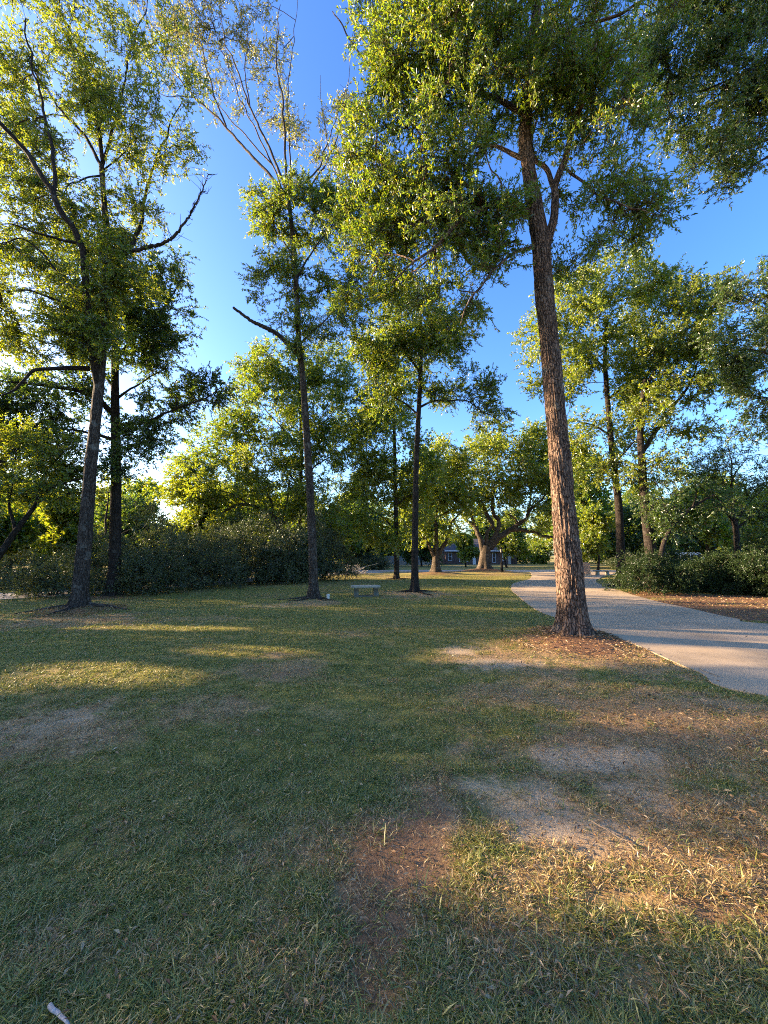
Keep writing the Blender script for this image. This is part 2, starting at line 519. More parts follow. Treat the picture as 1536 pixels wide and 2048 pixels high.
PATH_L, PATH_R = resamp(PL, 260), resamp(PR, 260)
PATH_POLY = np.vstack([PATH_L, PATH_R[::-1]])
DRV_C = resamp([(-45, 11.5), (-22, 13.0), (-15.5, 15.2), (-12.5, 19), (-9, 27), (-4, 34.5), (-1.0, 38.5)], 140)


def inpoly(x, y, poly):
    ins = np.zeros(len(x), bool)
    j = len(poly) - 1
    for i in range(len(poly)):
        xi, yi = poly[i]; xj, yj = poly[j]
        if yi != yj:
            c = ((yi > y) != (yj > y)) & (x < (xj - xi) * (y - yi) / (yj - yi) + xi)
            ins ^= c
        j = i
    return ins


def strip_poly(c, wd):
    t = unit(np.gradient(c, axis=0)); n = np.stack([-t[:, 1], t[:, 0]], 1)
    return c + n * wd / 2, c - n * wd / 2


DRV_L, DRV_R = strip_poly(DRV_C, 3.0)
DRV_POLY = np.vstack([DRV_L, DRV_R[::-1]])
ROAD_Y0, ROAD_Y1 = 38.3, 44.0
TREES_XY = []


def paved(x, y):
    return inpoly(x, y, PATH_POLY) | inpoly(x, y, DRV_POLY) | ((y > ROAD_Y0) & (y < ROAD_Y1))


MOUND += [(*P(872, 1147, 33)[:2], .28, 2.0), (*P(969, 1143, 36)[:2], .45, 2.6), (*P(1145, 1272, 7.5)[:2], .10, .9), (*P(160, 1217, 11.7)[:2], .12, 1.0), (*P(830, 1188, 16)[:2], .1, 1.1), (*P(628, 1200, 14)[:2], .08, .9)]
ZC = [ell(969, 1147, 60, 4, 1), ell(872, 1150, 45, 3, 1)]
MULCH_FAR = [(*P(872, 1147, 33)[:2], 2.2, 2.2, .8), (*P(969, 1143, 36)[:2], 3, 2.6, 1)]


def ground_material():
    m, t = newmat('lawn_soil')
    at = nd(t, 'ShaderNodeAttribute', attribute_name='zone')
    sp_ = nd(t, 'ShaderNodeSeparateColor'); t.links.new(at.outputs['Color'], sp_.inputs[0])
    tc = nd(t, 'ShaderNodeTexCoord')
    n1 = nd(t, 'ShaderNodeTexNoise', Scale=55.0, Detail=6.0, Roughness=.7); t.links.new(tc.outputs['Object'], n1.inputs['Vector'])
    n2 = nd(t, 'ShaderNodeTexNoise', Scale=1.3, Detail=6.0, Roughness=.6); t.links.new(tc.outputs['Object'], n2.inputs['Vector'])
    n3 = nd(t, 'ShaderNodeTexNoise', Scale=14.0, Detail=6.0, Roughness=.7); t.links.new(tc.outputs['Object'], n3.inputs['Vector'])
    gr = ramp(t, [(.25, (.12, .105, .018)), (.5, (.24, .205, .04)), (.75, (.38, .30, .09))], n1.outputs[0])
    gr2 = mixc(t, ramp(t, [(.35, 0), (.7, .75)], n2.outputs[0]).outputs[0], gr.outputs[0], (.28, .22, .08))
    dr = ramp(t, [(.25, (.15, .078, .034)), (.5, (.36, .22, .11)), (.75, (.53, .375, .21))], n1.outputs[0])
    n5 = nd(t, 'ShaderNodeTexNoise', Scale=38.0, Detail=9.0, Roughness=.8); t.links.new(tc.outputs['Object'], n5.inputs['Vector'])
    sa = ramp(t, [(.25, (.22, .14, .075)), (.5, (.43, .315, .19)), (.75, (.62, .49, .33))], n5.outputs[0])
    mu = ramp(t, [(.25, (.07, .035, .018)), (.55, (.19, .10, .052)), (.8, (.34, .21, .12))], n1.outputs[0])
    c = mixc(t, sp_.outputs[1], gr2, dr.outputs[0])
    c = mixc(t, sp_.outputs[0], c, sa.outputs[0])
    c = mixc(t, sp_.outputs[2], c, mu.outputs[0])
    bp = nd(t, 'ShaderNodeBump', Strength=.6, Distance=.03); t.links.new(n1.outputs[0], bp.inputs['Height'])
    b = nd(t, 'ShaderNodeBsdfPrincipled', Roughness=.95); b.inputs['Specular IOR Level'].default_value = .1
    t.links.new(c, b.inputs['Base Color']); t.links.new(bp.outputs[0], b.inputs['Normal'])
    o = nd(t, 'ShaderNodeOutputMaterial'); t.links.new(b.outputs[0], o.inputs[0])
    return m


def build_ground():
    xs = np.unique(np.concatenate([-np.geomspace(10, 1500, 60)[::-1], np.arange(-10, 10, .09), np.geomspace(10, 1500, 60)]))
    ys = np.unique(np.concatenate([-np.geomspace(1, 600, 24)[::-1], np.arange(-1, 10, .08), np.geomspace(10, 60, 110), np.geomspace(60, 1800, 30)]))
    X, Y = np.meshgrid(xs, ys)
    x, y = X.ravel(), Y.ravel()
    z = H(x, y)
    near = np.clip(1 - np.hypot(x, y) / 20, 0, 1)
    z = z + near * (fbm(x * 3, y * 3, None, 8, 3) - .5) * .05
    pv = paved(x, y)
    z = np.where(pv, z - .05, z)
    sand = zone(x, y, SAND, 11); dry = zone(x, y, DRYZ, 21); mul = np.maximum(zone(x, y, MULCH, 31, .35), zone(x, y, MULCH_FAR, 33, .2))
    mul = np.maximum(mul, .8 * zone(x, y, WORN, 37))
    patch = np.clip((fbm(x * .45, y * .45, None, 77, 4) - .5) * 3.0, 0, .6)
    dry = np.clip(np.maximum(dry, patch), 0, 1)
    nx, ny = len(xs), len(ys)
    i = np.arange(nx - 1); j = np.arange(ny - 1)[:, None] * nx
    F = np.stack([j + i, j + i + 1, j + i + 1 + nx, j + i + nx], -1).reshape(-1, 4)
    mb = MB(); mb.add(np.stack([x, y, z], 1), F)
    o = mb.build('lawn', ground_material(), smooth=True)
    ca = o.data.attributes.new('zone', 'FLOAT_COLOR', 'POINT')
    ca.data.foreach_set('color', np.stack([sand * np.clip(.25 + 1.2 * fbm(x * 5, y * 5, None, 66, 3), 0, .95), dry * .9, mul, np.ones_like(x)], 1).astype(np.float32).ravel())
    tag(o, 'patchy green lawn with bare sandy spots and dry brown areas', 'lawn', kind='structure')


build_ground()


def concrete_material(name, c0, c1, c2):
    m, t = newmat(name)
    tc = nd(t, 'ShaderNodeTexCoord')
    n1 = nd(t, 'ShaderNodeTexNoise', Scale=120.0, Detail=4.0, Roughness=.8); t.links.new(tc.outputs['Object'], n1.inputs['Vector'])
    n2 = nd(t, 'ShaderNodeTexNoise', Scale=.9, Detail=7.0, Roughness=.65); t.links.new(tc.outputs['Object'], n2.inputs['Vector'])
    n3 = nd(t, 'ShaderNodeTexNoise', Scale=14.0, Detail=5.0, Roughness=.7); t.links.new(tc.outputs['Object'], n3.inputs['Vector'])
    a = ramp(t, [(.25, c0), (.5, c1), (.75, c2)], n1.outputs[0])
    b_ = mixc(t, ramp(t, [(.4, 0), (.68, .7)], n2.outputs[0]).outputs[0], a.outputs[0], tuple(c * .75 for c in c0))
    c_ = mixc(t, .12, b_, n3.outputs[0], 'OVERLAY')
    bp = nd(t, 'ShaderNodeBump', Strength=.1, Distance=.006); t.links.new(n1.outputs[0], bp.inputs['Height'])
    b = nd(t, 'ShaderNodeBsdfPrincipled', Roughness=.9); b.inputs['Specular IOR Level'].default_value = .2
    t.links.new(c_, b.inputs['Base Color']); t.links.new(bp.outputs[0], b.inputs['Normal'])
    o = nd(t, 'ShaderNodeOutputMaterial'); t.links.new(b.outputs[0], o.inputs[0])
    return m


CONC = concrete_material('path_concrete', (.33, .24, .145), (.40, .30, .19), (.48, .37, .24))
CONC_ROAD = concrete_material('road_concrete', (.28, .235, .18), (.39, .335, .265), (.48, .42, .34))


def strip(name, Lp, Rp, mat, lift, label, across=14):
    n = len(Lp)
    f = np.linspace(0, 1, across)
    x = Lp[:, :1] * (1 - f) + Rp[:, :1] * f; y = Lp[:, 1:] * (1 - f) + Rp[:, 1:] * f
    z = H(x.ravel(), y.ravel()).reshape(x.shape) + lift
    if name == 'path':
        sl = np.concatenate(([0], np.cumsum(np.linalg.norm(np.diff((Lp + Rp) / 2, axis=0), axis=1))))
        z = z - np.where(np.abs((sl % 3.6) - 1.8) < .015, .012, 0)[:, None]
    z = np.concatenate([z[:, :1] - .12, z, z[:, -1:] - .12], 1)
    x = np.concatenate([x[:, :1], x, x[:, -1:]], 1); y = np.concatenate([y[:, :1], y, y[:, -1:]], 1)
    k = across + 2
    i = np.arange(k - 1); j = np.arange(n - 1)[:, None] * k
    F = np.stack([j + i, j + k + i, j + k + i + 1, j + i + 1], -1).reshape(-1, 4)
    mb = MB(); mb.add(np.stack([x.ravel(), y.ravel(), z.ravel()], 1), F)
    o = mb.build(name, mat)
    return tag(o, label, name, kind='structure')


def with_joints(Lp, Rp):
    c = (Lp + Rp) / 2
    sl = np.concatenate(([0], np.cumsum(np.linalg.norm(np.diff(c, axis=0), axis=1))))
    t = [x_ for k in range(int(sl[-1] / 3.6) + 1) for x_ in (3.6 * k + 1.77, 3.6 * k + 1.79, 3.6 * k + 1.81, 3.6 * k + 1.83)]
    t = np.unique(np.concatenate([sl, [x_ for x_ in t if x_ < sl[-1]]]))
    ip = lambda A: np.stack([np.interp(t, sl, A[:, 0]), np.interp(t, sl, A[:, 1])], 1)
    return ip(Lp), ip(Rp)


PJ_R, PJ_L = with_joints(PATH_R, PATH_L)
strip('path', PJ_R, PJ_L, CONC, .012, 'winding pale concrete path running past the big trunk')
strip('driveway', DRV_L, DRV_R, CONC_ROAD, .012, 'narrow grey drive passing behind the shrubs')
rx = np.linspace(-300, 300, 400)
strip('road', np.stack([rx, np.full(400, ROAD_Y1 - .02)], 1), np.stack([rx, np.full(400, ROAD_Y0 + .02)], 1), CONC_ROAD, .03, 'pale road crossing beyond the lawn')


# ---------------------------------------------------------------- sun patches opened by cutting leaves out of the carved crowns
SUNV = np.array(sd)
LIT = [ell(250, 1358, 190, 17), ell(40, 1388, 90, 9), ell(520, 1308, 110, 8), ell(330, 1262, 160, 3), ell(1150, 1310, 130, 22), ell(1400, 1318, 160, 14), ell(1300, 1228, 90, 5),
       ell(1500, 1242, 60, 5), ell(960, 1316, 90, 8), ell(1300, 1760, 260, 60), ell(1000, 1720, 170, 35), ell(1490, 1790, 100, 80), ell(850, 1153, 330, 5)]
TRUNK_LIT = [(3.75, 7.5, z, .42) for z in np.arange(1.1, 5.5, .4)] + [(9.4, 36, z, .9) for z in np.arange(.5, 6, .8)]


def sun_open(pos, rg):
    """True where a leaf would shut off one of the open shafts of sun"""
    s = pos[:, 2] / SUNV[2]
    gx = pos[:, 0] - SUNV[0] * s; gy = pos[:, 1] - SUNV[1] * s
    n = (fbm(gx * 1.6, gy * 1.6, None, 91, 3) - .5) * .9
    hit = np.zeros(len(pos), bool)
    for cx, cy, rx_, ry_, _ in LIT:
        q = np.sqrt(((gx - cx) / (rx_ * 1.15)) ** 2 + ((gy - cy) / (ry_ * 1.1 + .12)) ** 2)
        hit |= q + n * .6 < 1
    for cx, cy, cz, rr in TRUNK_LIT:
        d = pos - np.array((cx, cy, cz))
        d = d - (d @ SUNV)[:, None] * SUNV
        hit |= np.linalg.norm(d, axis=1) + n * .25 < rr
    return hit


# ---------------------------------------------------------------- trees
def grow(nodes, sprays, rg, arch=.12, seg=.55):
    """joins every spray to the nearest wood; returns chains of points with radii, and each spray's direction"""
    cap = len(nodes) + len(sprays) * 12
    N = np.zeros((cap, 3)); N[:len(nodes)] = nodes
    path = np.zeros(cap); par = np.full(cap, -1); wt = np.zeros(cap)
    n = len(nodes)
    d0 = np.min(np.linalg.norm(sprays[:, None, :] - nodes[None, ::2, :], axis=2), axis=1)
    chains, dirs = [], np.zeros_like(sprays)
    ends = np.zeros(len(sprays), int)
    for k in np.argsort(d0):
        s = sprays[k]
        df = s - N[:n]
        dist = np.linalg.norm(df, axis=1)
        cost = dist * (1 + .35 * np.clip(-df[:, 2] / (dist + .01), 0, 1)) + .22 * path[:n]
        p = int(np.argmin(cost)); L = dist[p]
        m = int(np.clip(round(L / seg), 2, 10))
        t = np.linspace(0, 1, m + 1)[1:, None]
        pts = N[p] * (1 - t) + s * t
        bump = (t * (1 - t))
        pts = pts + bump * np.array((0, 0, arch * L * 2)) + rg.normal(0, .05, pts.shape) * L * np.minimum(bump * 4, 1)
        pts[-1] = s
        idx = np.arange(n, n + m)
        N[idx] = pts; path[idx] = path[p] + L * t[:, 0]
        par[idx[0]] = p; par[idx[1:]] = idx[:-1]
        chains.append((p, idx)); ends[k] = idx[-1]
        dirs[k] = unit(pts[-1] - (pts[-2] if m > 1 else N[p]))
        n += m
    for e in ends:
        i = e
        while i >= 0:
            wt[i] += 1
            i = par[i]
    return N, wt, chains, dirs


def sample_clumps(clumps, d0, rg, deep, dens):
    """clump = (px, py, rx, ry, sprays[, depth offset])"""
    out = []
    for c in clumps:
        px, py, rx_, ry_, n = c[:5]
        dd = d0 + (c[5] if len(c) > 5 else 0)
        ctr = P(px, py, dd)
        v = (1024 - py) / FPX
        t = dd / (cp - v * sp)
        sx, sz = rx_ * t / FPX, ry_ * t / FPX
        sy = deep * .5 * (sx + sz) + .3
        n = max(1, int(n * dens))
        k = unit(rg.normal(0, 1, (n * 2, 3))) * rg.uniform(.15, 1, (n * 2, 1)) ** .42
        p = ctr + k * np.array((sx, sy, sz))
        nz = fbm(p[:, 0] * .8 + 31, p[:, 1] * .8, p[:, 2] * .8, 5, 2)
        out.append(p[np.argsort(-nz)[:n]])
    return np.concatenate(out)


def foliage(mb, sprays, dirs, rg, per, R_, L, W, lmat, up=.5, droop=.15, keep=None, K=6):
    S = len(sprays)
    out = dirs
    # sub-twigs
    tw = unit(np.repeat(out, K, 0) * .55 + rg.normal(0, .62, (S * K, 3)) + np.array((0, 0, .05)))
    back = rg.uniform(-.55, .25, (S * K, 1)) * R_
    st = np.repeat(sprays, K, 0) + np.repeat(out, K, 0) * back + rg.normal(0, .10, (S * K, 3)) * R_
    ln = R_ * rg.uniform(.45, 1.0, (S * K, 1))
    m = max(2, per // K)
    a = rg.uniform(0, 1, (S * K, m, 1)) ** .75
    pos = st[:, None, :] + tw[:, None, :] * ln[:, None, :] * a - np.array((0, 0, 1.0)) * droop * (a * ln[:, None, :]) ** 2
    ld_ = tw[:, None, :] * .7 + rg.normal(0, .6, (S * K, m, 3)) + np.array((0, 0, -droop))
    pos = pos.reshape(-1, 3); ld_ = ld_.reshape(-1, 3)
    if keep is not None:
        k = keep(pos); pos, ld_ = pos[k], ld_[k]
    leaves(mb, pos, ld_, L, W, rg, lmat, up)
    return st, tw, ln


def tree(name, label, d, trunk, r0, r1, limbs, clumps, leaf, bark, seed, cat='tree', group=None, per=90, spr=.6, L=.09, W=.032, dens=1.0, deep=.9,
         flare=(.75, .28, 5), sides=20, ridge=0.0, step=.25, carve=False, twig=.0042, bare=(), base_z=None, droop=.15, twigs=False, prof=None, limb_bark=None, nroots=0):
    twigs = twigs or d < 20.5
    L, W, per = L * .9, W * .86, int(per * 1.25)
    rg = np.random.default_rng(seed)
    b = P(trunk[0][0], trunk[0][1], d)
    bz = h1(b[0], b[1])
    root = empty(name, (b[0], b[1], bz), label, cat, group)
    off = np.array((b[0], b[1], bz))
    nodes = []

    def pl(pts, z0=None):
        w_ = np.array([P(q[0], q[1], d + (q[2] if len(q) > 2 else 0)) for q in pts])
        return w_
    tp = pl(trunk); tp[0, 2] = bz - .06
    tq = crom(tp, step)
    f = np.linspace(0, 1, len(tq))
    s = np.concatenate(([0], np.cumsum(np.linalg.norm(np.diff(tq, axis=0), axis=1))))
    rad = r0 + (r1 - r0) * (s / s[-1]) ** .85
    if prof is not None:
        rad = np.interp(s, [p_[0] for p_ in prof], [p_[1] for p_ in prof])
    mb = MB()
    tube(mb, tq - off, rad, sides, 0, flare, ridge, seed, rough=.12)
    mb.build('trunk', bark, root, smooth=True, bark=True)
    low = tq[:, 2] > bz + min(3.0, .35 * (tq[-1, 2] - bz))
    nodes.append(tq[low])
    for lb in limbs:
        pts, ra, rb = lb
        q = crom(pl(pts), step)
        rr_ = np.linspace(0, 1, len(q))
        rr_ = ra + (rb - ra) * rr_ ** .8
        # wobble
        q = q + (np.stack([fbm(np.arange(len(q)) * .35 * step / .25, np.full(len(q), k * 9.1 + seed), None, seed + k, 2) for k in range(3)], 1) - .5) * np.minimum(np.linspace(0, 3, len(q)), 1)[:, None] * max(.10, min(.3, .9 * ra)) * 1.9
        mb = MB(); tube(mb, q - off, rr_, max(6, min(14, sides // 2)), 0, None, 0, seed, rough=.15)
        mb.build('limb', limb_bark or bark, root, smooth=True, bark=True)
        nodes.append(q)
    for lb in bare:
        pts, ra, rb = lb
        q = crom(pl(pts), step * .7)
        q = q + rg.normal(0, .012, q.shape)
        mb = MB(); tube(mb, q - off, np.linspace(ra, rb, len(q)), 8, 0, None, 0, seed, rough=.3)
        for _ in range(int(len(q) * .55)):
            i = rg.integers(len(q) // 4, len(q)); dr_ = unit(rg.normal(0, .55, 3) + unit(q[min(i + 2, len(q) - 1)] - q[i - 2]) * .9)
            l_ = rg.uniform(.12, .45)
            pp = np.array([q[i], q[i] + dr_ * l_ * .5 + rg.normal(0, .03, 3), q[i] + dr_ * l_ + rg.normal(0, .09, 3) + np.array((0, 0, .06))])
            if ra < .11: tube(mb, pp - off, np.array([.012, .009, .004]), 4, 0)
        o = mb.build('dead_limb', bark, root, smooth=True, bark=True)
        o['label'] = 'bare leafless limb'
    for k in range(nroots):
        a = k * 6.283 / nroots + rg.uniform(-.4, .4); l_ = rg.uniform(.5, 1.3) * (r0 / .2) ** .5
        t = np.linspace(0, 1, 6)
        aa = a + np.cumsum(rg.normal(0, .16, 6))
        dd = r0 * .9 + t * l_
        q = np.stack([b[0] + np.cos(aa) * dd, b[1] + np.sin(aa) * dd, np.zeros(6)], 1)
        rr_ = r0 * (.30 - .24 * t) * rg.uniform(.7, 1.1)
        q[:, 2] = H(q[:, 0], q[:, 1]) + rr_ * (.35 - 1.1 * t ** 2) + .02
        q = crom(q, .08)
        mb = MB(); tube(mb, q - off, np.interp(np.linspace(0, 1, len(q)), t, rr_), 9, 0, None, 0, seed + k, rough=.35)
        mb.build('root', bark, root, smooth=True, bark=True)
    nodes = np.concatenate(nodes)
    sprays = sample_clumps(clumps, d, rg, deep, dens)
    sprays = sprays[sprays[:, 2] > bz + .7]
    N, wt, chains, dirs = grow(nodes, sprays, rg)
    mb = MB()
    for p, idx in chains:
        q = np.vstack([N[p], N[idx]])
        ww = np.concatenate(([wt[idx[0]]], wt[idx]))
        tube(mb, q - off, np.minimum(twig * ww ** .5, .09), 4 if ww[0] > 6 else 3, 1, cap=False)
    cen = sprays.mean(0)
    od = unit(dirs * .8 + unit(sprays - cen) * .5 + np.array((0, 0, .12)))
    keep = (lambda p_: ~sun_open(p_ + off, rg)) if carve else None
    st, tw, ln = foliage(mb, sprays - off, od, rg, per, spr, L, W, 0, keep=keep, droop=droop)
    if twigs:
        for a_, t_, l_ in zip(st, tw, ln):
            tube(mb, np.array([a_ - t_ * l_ * .3, a_ + t_ * l_ * .5, a_ + t_ * l_ * .95 - np.array((0, 0, droop * l_[0] ** 2))]), np.array([.004, .003, .0015]) * (1 + d / 20), 3, 1, cap=False)
    mb.build('crown', [leaf, bark], root, bark=True)
    return root


# ---- the big trunk by the path
tree('oak_tree', 'tall oak with thick sunlit reddish trunk at the path edge, mulch around its base', 7.55,
     [(1145, 1273), (1143, 1210), (1137, 1130), (1126, 1000), (1118, 900), (1100, 700), (1090, 600), (1083, 500), (1074, 440), (1064, 380), (1055, 320), (1050, 270), (1060, 150), (1072, 30), (1085, -130)],
     .315, .10,
     [([(1092, 490), (1106, 445), (1110, 390), (1121, 345), (1136, 295), (1165, 200, -.5), (1195, 60, -.8)], .10, .03),
      ([(1078, 445), (1045, 418), (1010, 402), (960, 422, -.4), (900, 462, -.8), (840, 505, -1.1), (780, 560, -1.3)], .085, .012),
      ([(1112, 388), (1095, 345, .2), (1075, 322, .5), (1062, 280, 1.0), (1080, 180, 1.6)], .06, .02),
      ([(1050, 318), (1000, 300, .4), (960, 290, .8), (915, 306, 1.2), (860, 300, 1.5)], .055, .012),
      ([(1062, 495), (1030, 506, -.2), (1000, 532, -.5), (955, 580, -.8), (915, 650, -1)], .04, .007),
      ([(1035, 480, .3), (1000, 492, .6), (960, 515, .9), (915, 560, 1.2)], .03, .007),
      ([(1055, 230), (950, 180, .6), (880, 165, .9), (810, 150, 1.0), (740, 125, 1.1), (700, 78, 1.2), (670, 15, 1.3)], .07, .012),
      ([(1010, 402), (1000, 370, .3), (985, 340, .5), (970, 300, .6)], .03, .01),
      ([(1125, 330), (1180, 380, -.4), (1250, 410, -.8), (1320, 440, -1.1)], .035, .006),
      ([(1065, 120), (1160, 60), (1260, 20, -.4), (1340, -30, -.6)], .06, .015),
      ([(1060, 160), (960, 60, -.6), (860, -20, -1)], .06, .015)],
     [(960, 190, 230, 170, 330), (1090, 160, 190, 140, 230), (820, 300, 140, 150, 170), (860, 470, 140, 110, 120), (770, 520, 90, 70, 55), (1180, 300, 110, 110, 75), (1220, 430, 100, 60, 45),
      (1160, 480, 60, 70, 26), (1000, -50, 320, 110, 200), (1230, 50, 150, 110, 110), (900, 590, 90, 60, 40), (1290, 440, 60, 40, 14), (730, 420, 60, 60, 26), (850, 90, 120, 90, 110), (960, 380, 110, 80, 100),
      (1000, 470, 60, 50, 26), (720, 40, 40, 50, 16), (770, 180, 60, 60, 36), (700, 560, 50, 50, 16), (1250, 330, 60, 60, 16), (960, 520, 70, 50, 24)],
     LEAF_OAK, BARK_RED, 101, dens=.86, per=98, spr=.5, L=.095, W=.031, deep=.8, flare=(.5, .3, 6), sides=170, ridge=.018, step=.03, twigs=True, prof=[(0, .28), (1, .255), (2, .23), (3.6, .20), (5.8, .192), (8, .192), (9.3, .158), (11, .135), (17, .09)])

# ---- left foreground tree
tree('oak_tree', 'tall dark-trunked oak with a leaning fork at left edge of the lawn, beside the shrubs', 11.7,
     [(158, 1217), (163, 1150), (172, 1050), (180, 950), (190, 850), (197, 780), (201, 740), (206, 650), (211, 560), (214, 480), (208, 400), (203, 330)], .215, .08,
     [([(198, 775), (187, 720, -.2), (175, 640, -.5), (170, 560, -.7), (160, 490, -.9), (125, 420, -1.2), (105, 390, -1.3), (70, 322, -1.5), (30, 284, -1.7), (0, 250, -1.9), (-50, 180, -2)], .13, .05),
      ([(108, 400, -1.3), (106, 330, -1.2), (82, 200, -1), (66, 130, -1), (50, 40, -1)], .06, .02),
      ([(178, 737), (130, 735, -.5), (70, 745, -1), (0, 790, -1.5)], .09, .02), ([(172, 640, -.4), (110, 600, -.8), (50, 585, -1), (-10, 575, -1.2)], .055, .012),
      ([(155, 486, -.9), (90, 470, -1.4), (0, 450, -1.8)], .05, .012), ([(130, 560, -.8), (60, 490, -1.2), (-10, 484, -1.5)], .04, .01),
      ([(203, 332), (165, 270, .2), (110, 205, .4), (60, 125, .5)], .06, .015), ([(206, 325), (188, 215), (172, 140), (140, 70), (110, -30)], .07, .02),
      ([(205, 330), (240, 200, .3), (260, 110, .5), (300, 0, .6)], .055, .015), ([(214, 520), (240, 505), (268, 480, .3), (288, 400, .5), (300, 350, .6), (330, 280, .7), (365, 200, .7)], .08, .015),
      ([(208, 350), (165, 355, -.4), (120, 390, -.8)], .035, .01), ([(207, 340), (255, 290, -.3), (258, 260, -.4)], .03, .008)],
     [(90, 330, 100, 70, 80), (60, 80, 100, 110, 75), (200, 70, 90, 90, 46), (150, 200, 110, 70, 75), (215, 250, 70, 60, 45), (340, 200, 70, 70, 30), (330, 285, 60, 40, 26), (60, 450, 100, 80, 95),
      (60, 590, 110, 90, 130), (160, 610, 100, 80, 100), (250, 430, 60, 60, 42), (90, 690, 100, 50, 70), (260, 540, 80, 60, 70), (300, 60, 70, 70, 20), (0, 250, 60, 80, 40), (-60, 500, 60, 140, 60), (20, 180, 60, 60, 30),
      (270, 340, 40, 50, 18), (200, 480, 60, 50, 40), (200, 690, 60, 40, 40)],
     LEAF_GOLD, BARK_GREY, 102, dens=1.0, limb_bark=BARK_DARK, nroots=7, per=90, spr=.62, L=.115, W=.042, deep=.8, flare=(.8, .3, 5), sides=72, ridge=.012, step=.08,  # limbs get darker bark than the trunk, backlit shade put into the colour
     bare=[([(214, 520), (250, 505), (292, 496), (335, 482), (370, 445), (400, 390), (418, 348)], .07, .012)])

# ---- dark tree behind it
tree('oak_tree', 'dark broad oak with grey trunk rising out of the shrubs at left', 16.0,
     [(228, 1172), (230, 1100), (232, 950), (231, 850), (230, 740), (233, 600), (242, 470)], .245, .09,
     [([(230, 830), (180, 790, -.5), (100, 770, -1), (-10, 760, -1.5)], .13, .03), ([(231, 850), (290, 845, -.4), (340, 820, -.7), (400, 800, -1), (445, 775, -1.2)], .09, .015),
      ([(232, 720), (290, 650), (340, 600), (370, 540)], .08, .015), ([(232, 780), (180, 720, .5), (120, 680, .8)], .08, .02), ([(231, 800), (290, 760), (340, 730)], .06, .012),
      ([(230, 880), (150, 860), (60, 850)], .08, .02)],
     [(290, 600, 80, 80, 110), (240, 690, 110, 80, 110), (330, 690, 55, 55, 44), (300, 830, 80, 60, 66), (395, 785, 60, 36, 36), (120, 790, 120, 50, 110), (30, 830, 90, 70, 120), (250, 920, 70, 40, 36), (330, 870, 40, 40, 16),
      (40, 910, 60, 40, 36), (200, 540, 90, 70, 70), (360, 640, 30, 60, 16), (430, 775, 36, 22, 12), (-60, 820, 60, 80, 50), (330, 540, 40, 50, 26), (150, 880, 70, 30, 26)],
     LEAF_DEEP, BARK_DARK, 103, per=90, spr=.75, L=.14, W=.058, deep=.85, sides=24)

# ---- slim tree in the middle
tree('oak_tree', 'slim grey-barked tree with a snapped bare limb, left of the stone bench', 14.0,
     [(628, 1200), (626, 1120), (620, 980), (613, 860), (605, 750), (598, 690), (594, 600), (590, 520), (583, 450), (575, 385)], .17, .075,
     [([(578, 400), (540, 350, .2), (500, 310, .4), (450, 250, .6), (390, 195, .8), (340, 130, 1), (300, 60, 1.1), (280, -10, 1.2)], .07, .012), ([(452, 252, .6), (425, 180, .5), (402, 90, .4), (385, 0, .3)], .04, .01),
      ([(572, 380), (545, 310), (520, 260), (500, 215), (478, 150), (450, 80), (440, 0)], .06, .012), ([(575, 385), (570, 300, -.3), (565, 200, -.5), (552, 120, -.6), (560, 10, -.7)], .06, .012),
      ([(500, 215), (490, 130, -.4), (500, 40, -.6)], .03, .008), ([(580, 395), (610, 365), (640, 330, .4), (660, 270, .6), (690, 180, .8)], .045, .01), ([(390, 195, .8), (330, 190, 1), (270, 170, 1.2)], .025, .006),
      ([(592, 560), (640, 480), (690, 430)], .05, .012), ([(590, 520), (560, 470), (530, 420)], .04, .012), ([(598, 690), (650, 640, -.3), (720, 560, -.6)], .045, .012), ([(640, 390), (655, 350), (675, 300)], .025, .008)],
     [(600, 430, 85, 50, 70), (560, 480, 50, 70, 48), (650, 450, 70, 70, 62), (600, 560, 55, 60, 50), (540, 580, 36, 46, 20), (690, 520, 70, 70, 52), (640, 640, 55, 50, 28), (710, 610, 55, 50, 28), (520, 420, 36, 40, 20),
      (620, 700, 40, 40, 14), (700, 430, 50, 50, 26), (580, 640, 40, 30, 14)],
     LEAF_OAK, BARK_GREY, 104, nroots=6, per=80, spr=.6, L=.13, W=.046, deep=.9, sides=64, ridge=.01, step=.09, flare=(.85, .4, 5),
     bare=[([(600, 712), (578, 690), (560, 672), (530, 655), (500, 640), (467, 615)], .115, .05)])
# its thin pale upper leaves belong to a second, half-bare tree close behind
tree('pecan_tree', 'half-bare tall tree just opening pale leaves, thin stems behind the slim trunk', 17.0,
     [(627, 1178), (624, 1100), (618, 980), (611, 860), (604, 750), (596, 640), (590, 520), (581, 425)], .15, .07,
     [([(580, 430), (545, 330), (505, 250), (470, 170), (430, 60), (410, -20)], .05, .01), ([(579, 420), (580, 300), (575, 190), (590, 60), (600, -20)], .05, .01), ([(578, 425), (630, 360), (665, 300), (690, 210), (700, 120)], .05, .01),
      ([(545, 330), (470, 250), (400, 160), (330, 60)], .04, .008), ([(660, 310), (645, 230), (640, 150)], .03, .008)],
     [(340, 70, 80, 80, 50), (410, 110, 80, 80, 60), (450, 40, 80, 60, 56), (520, 70, 60, 80, 46), (440, 195, 50, 40, 18), (390, 20, 90, 50, 40), (545, 150, 40, 50, 16), (555, 225, 40, 46, 26), (580, 280, 40, 40, 20), (680, 270, 50, 70, 46), (660, 350, 50, 40, 24), (700, 190, 40, 40, 16), (300, 130, 50, 40, 10)],
     LEAF_PALE, BARK_OAK, 105, dens=.75, per=54, spr=.7, L=.135, W=.052, deep=.8, sides=16, twig=.0055, twigs=True)

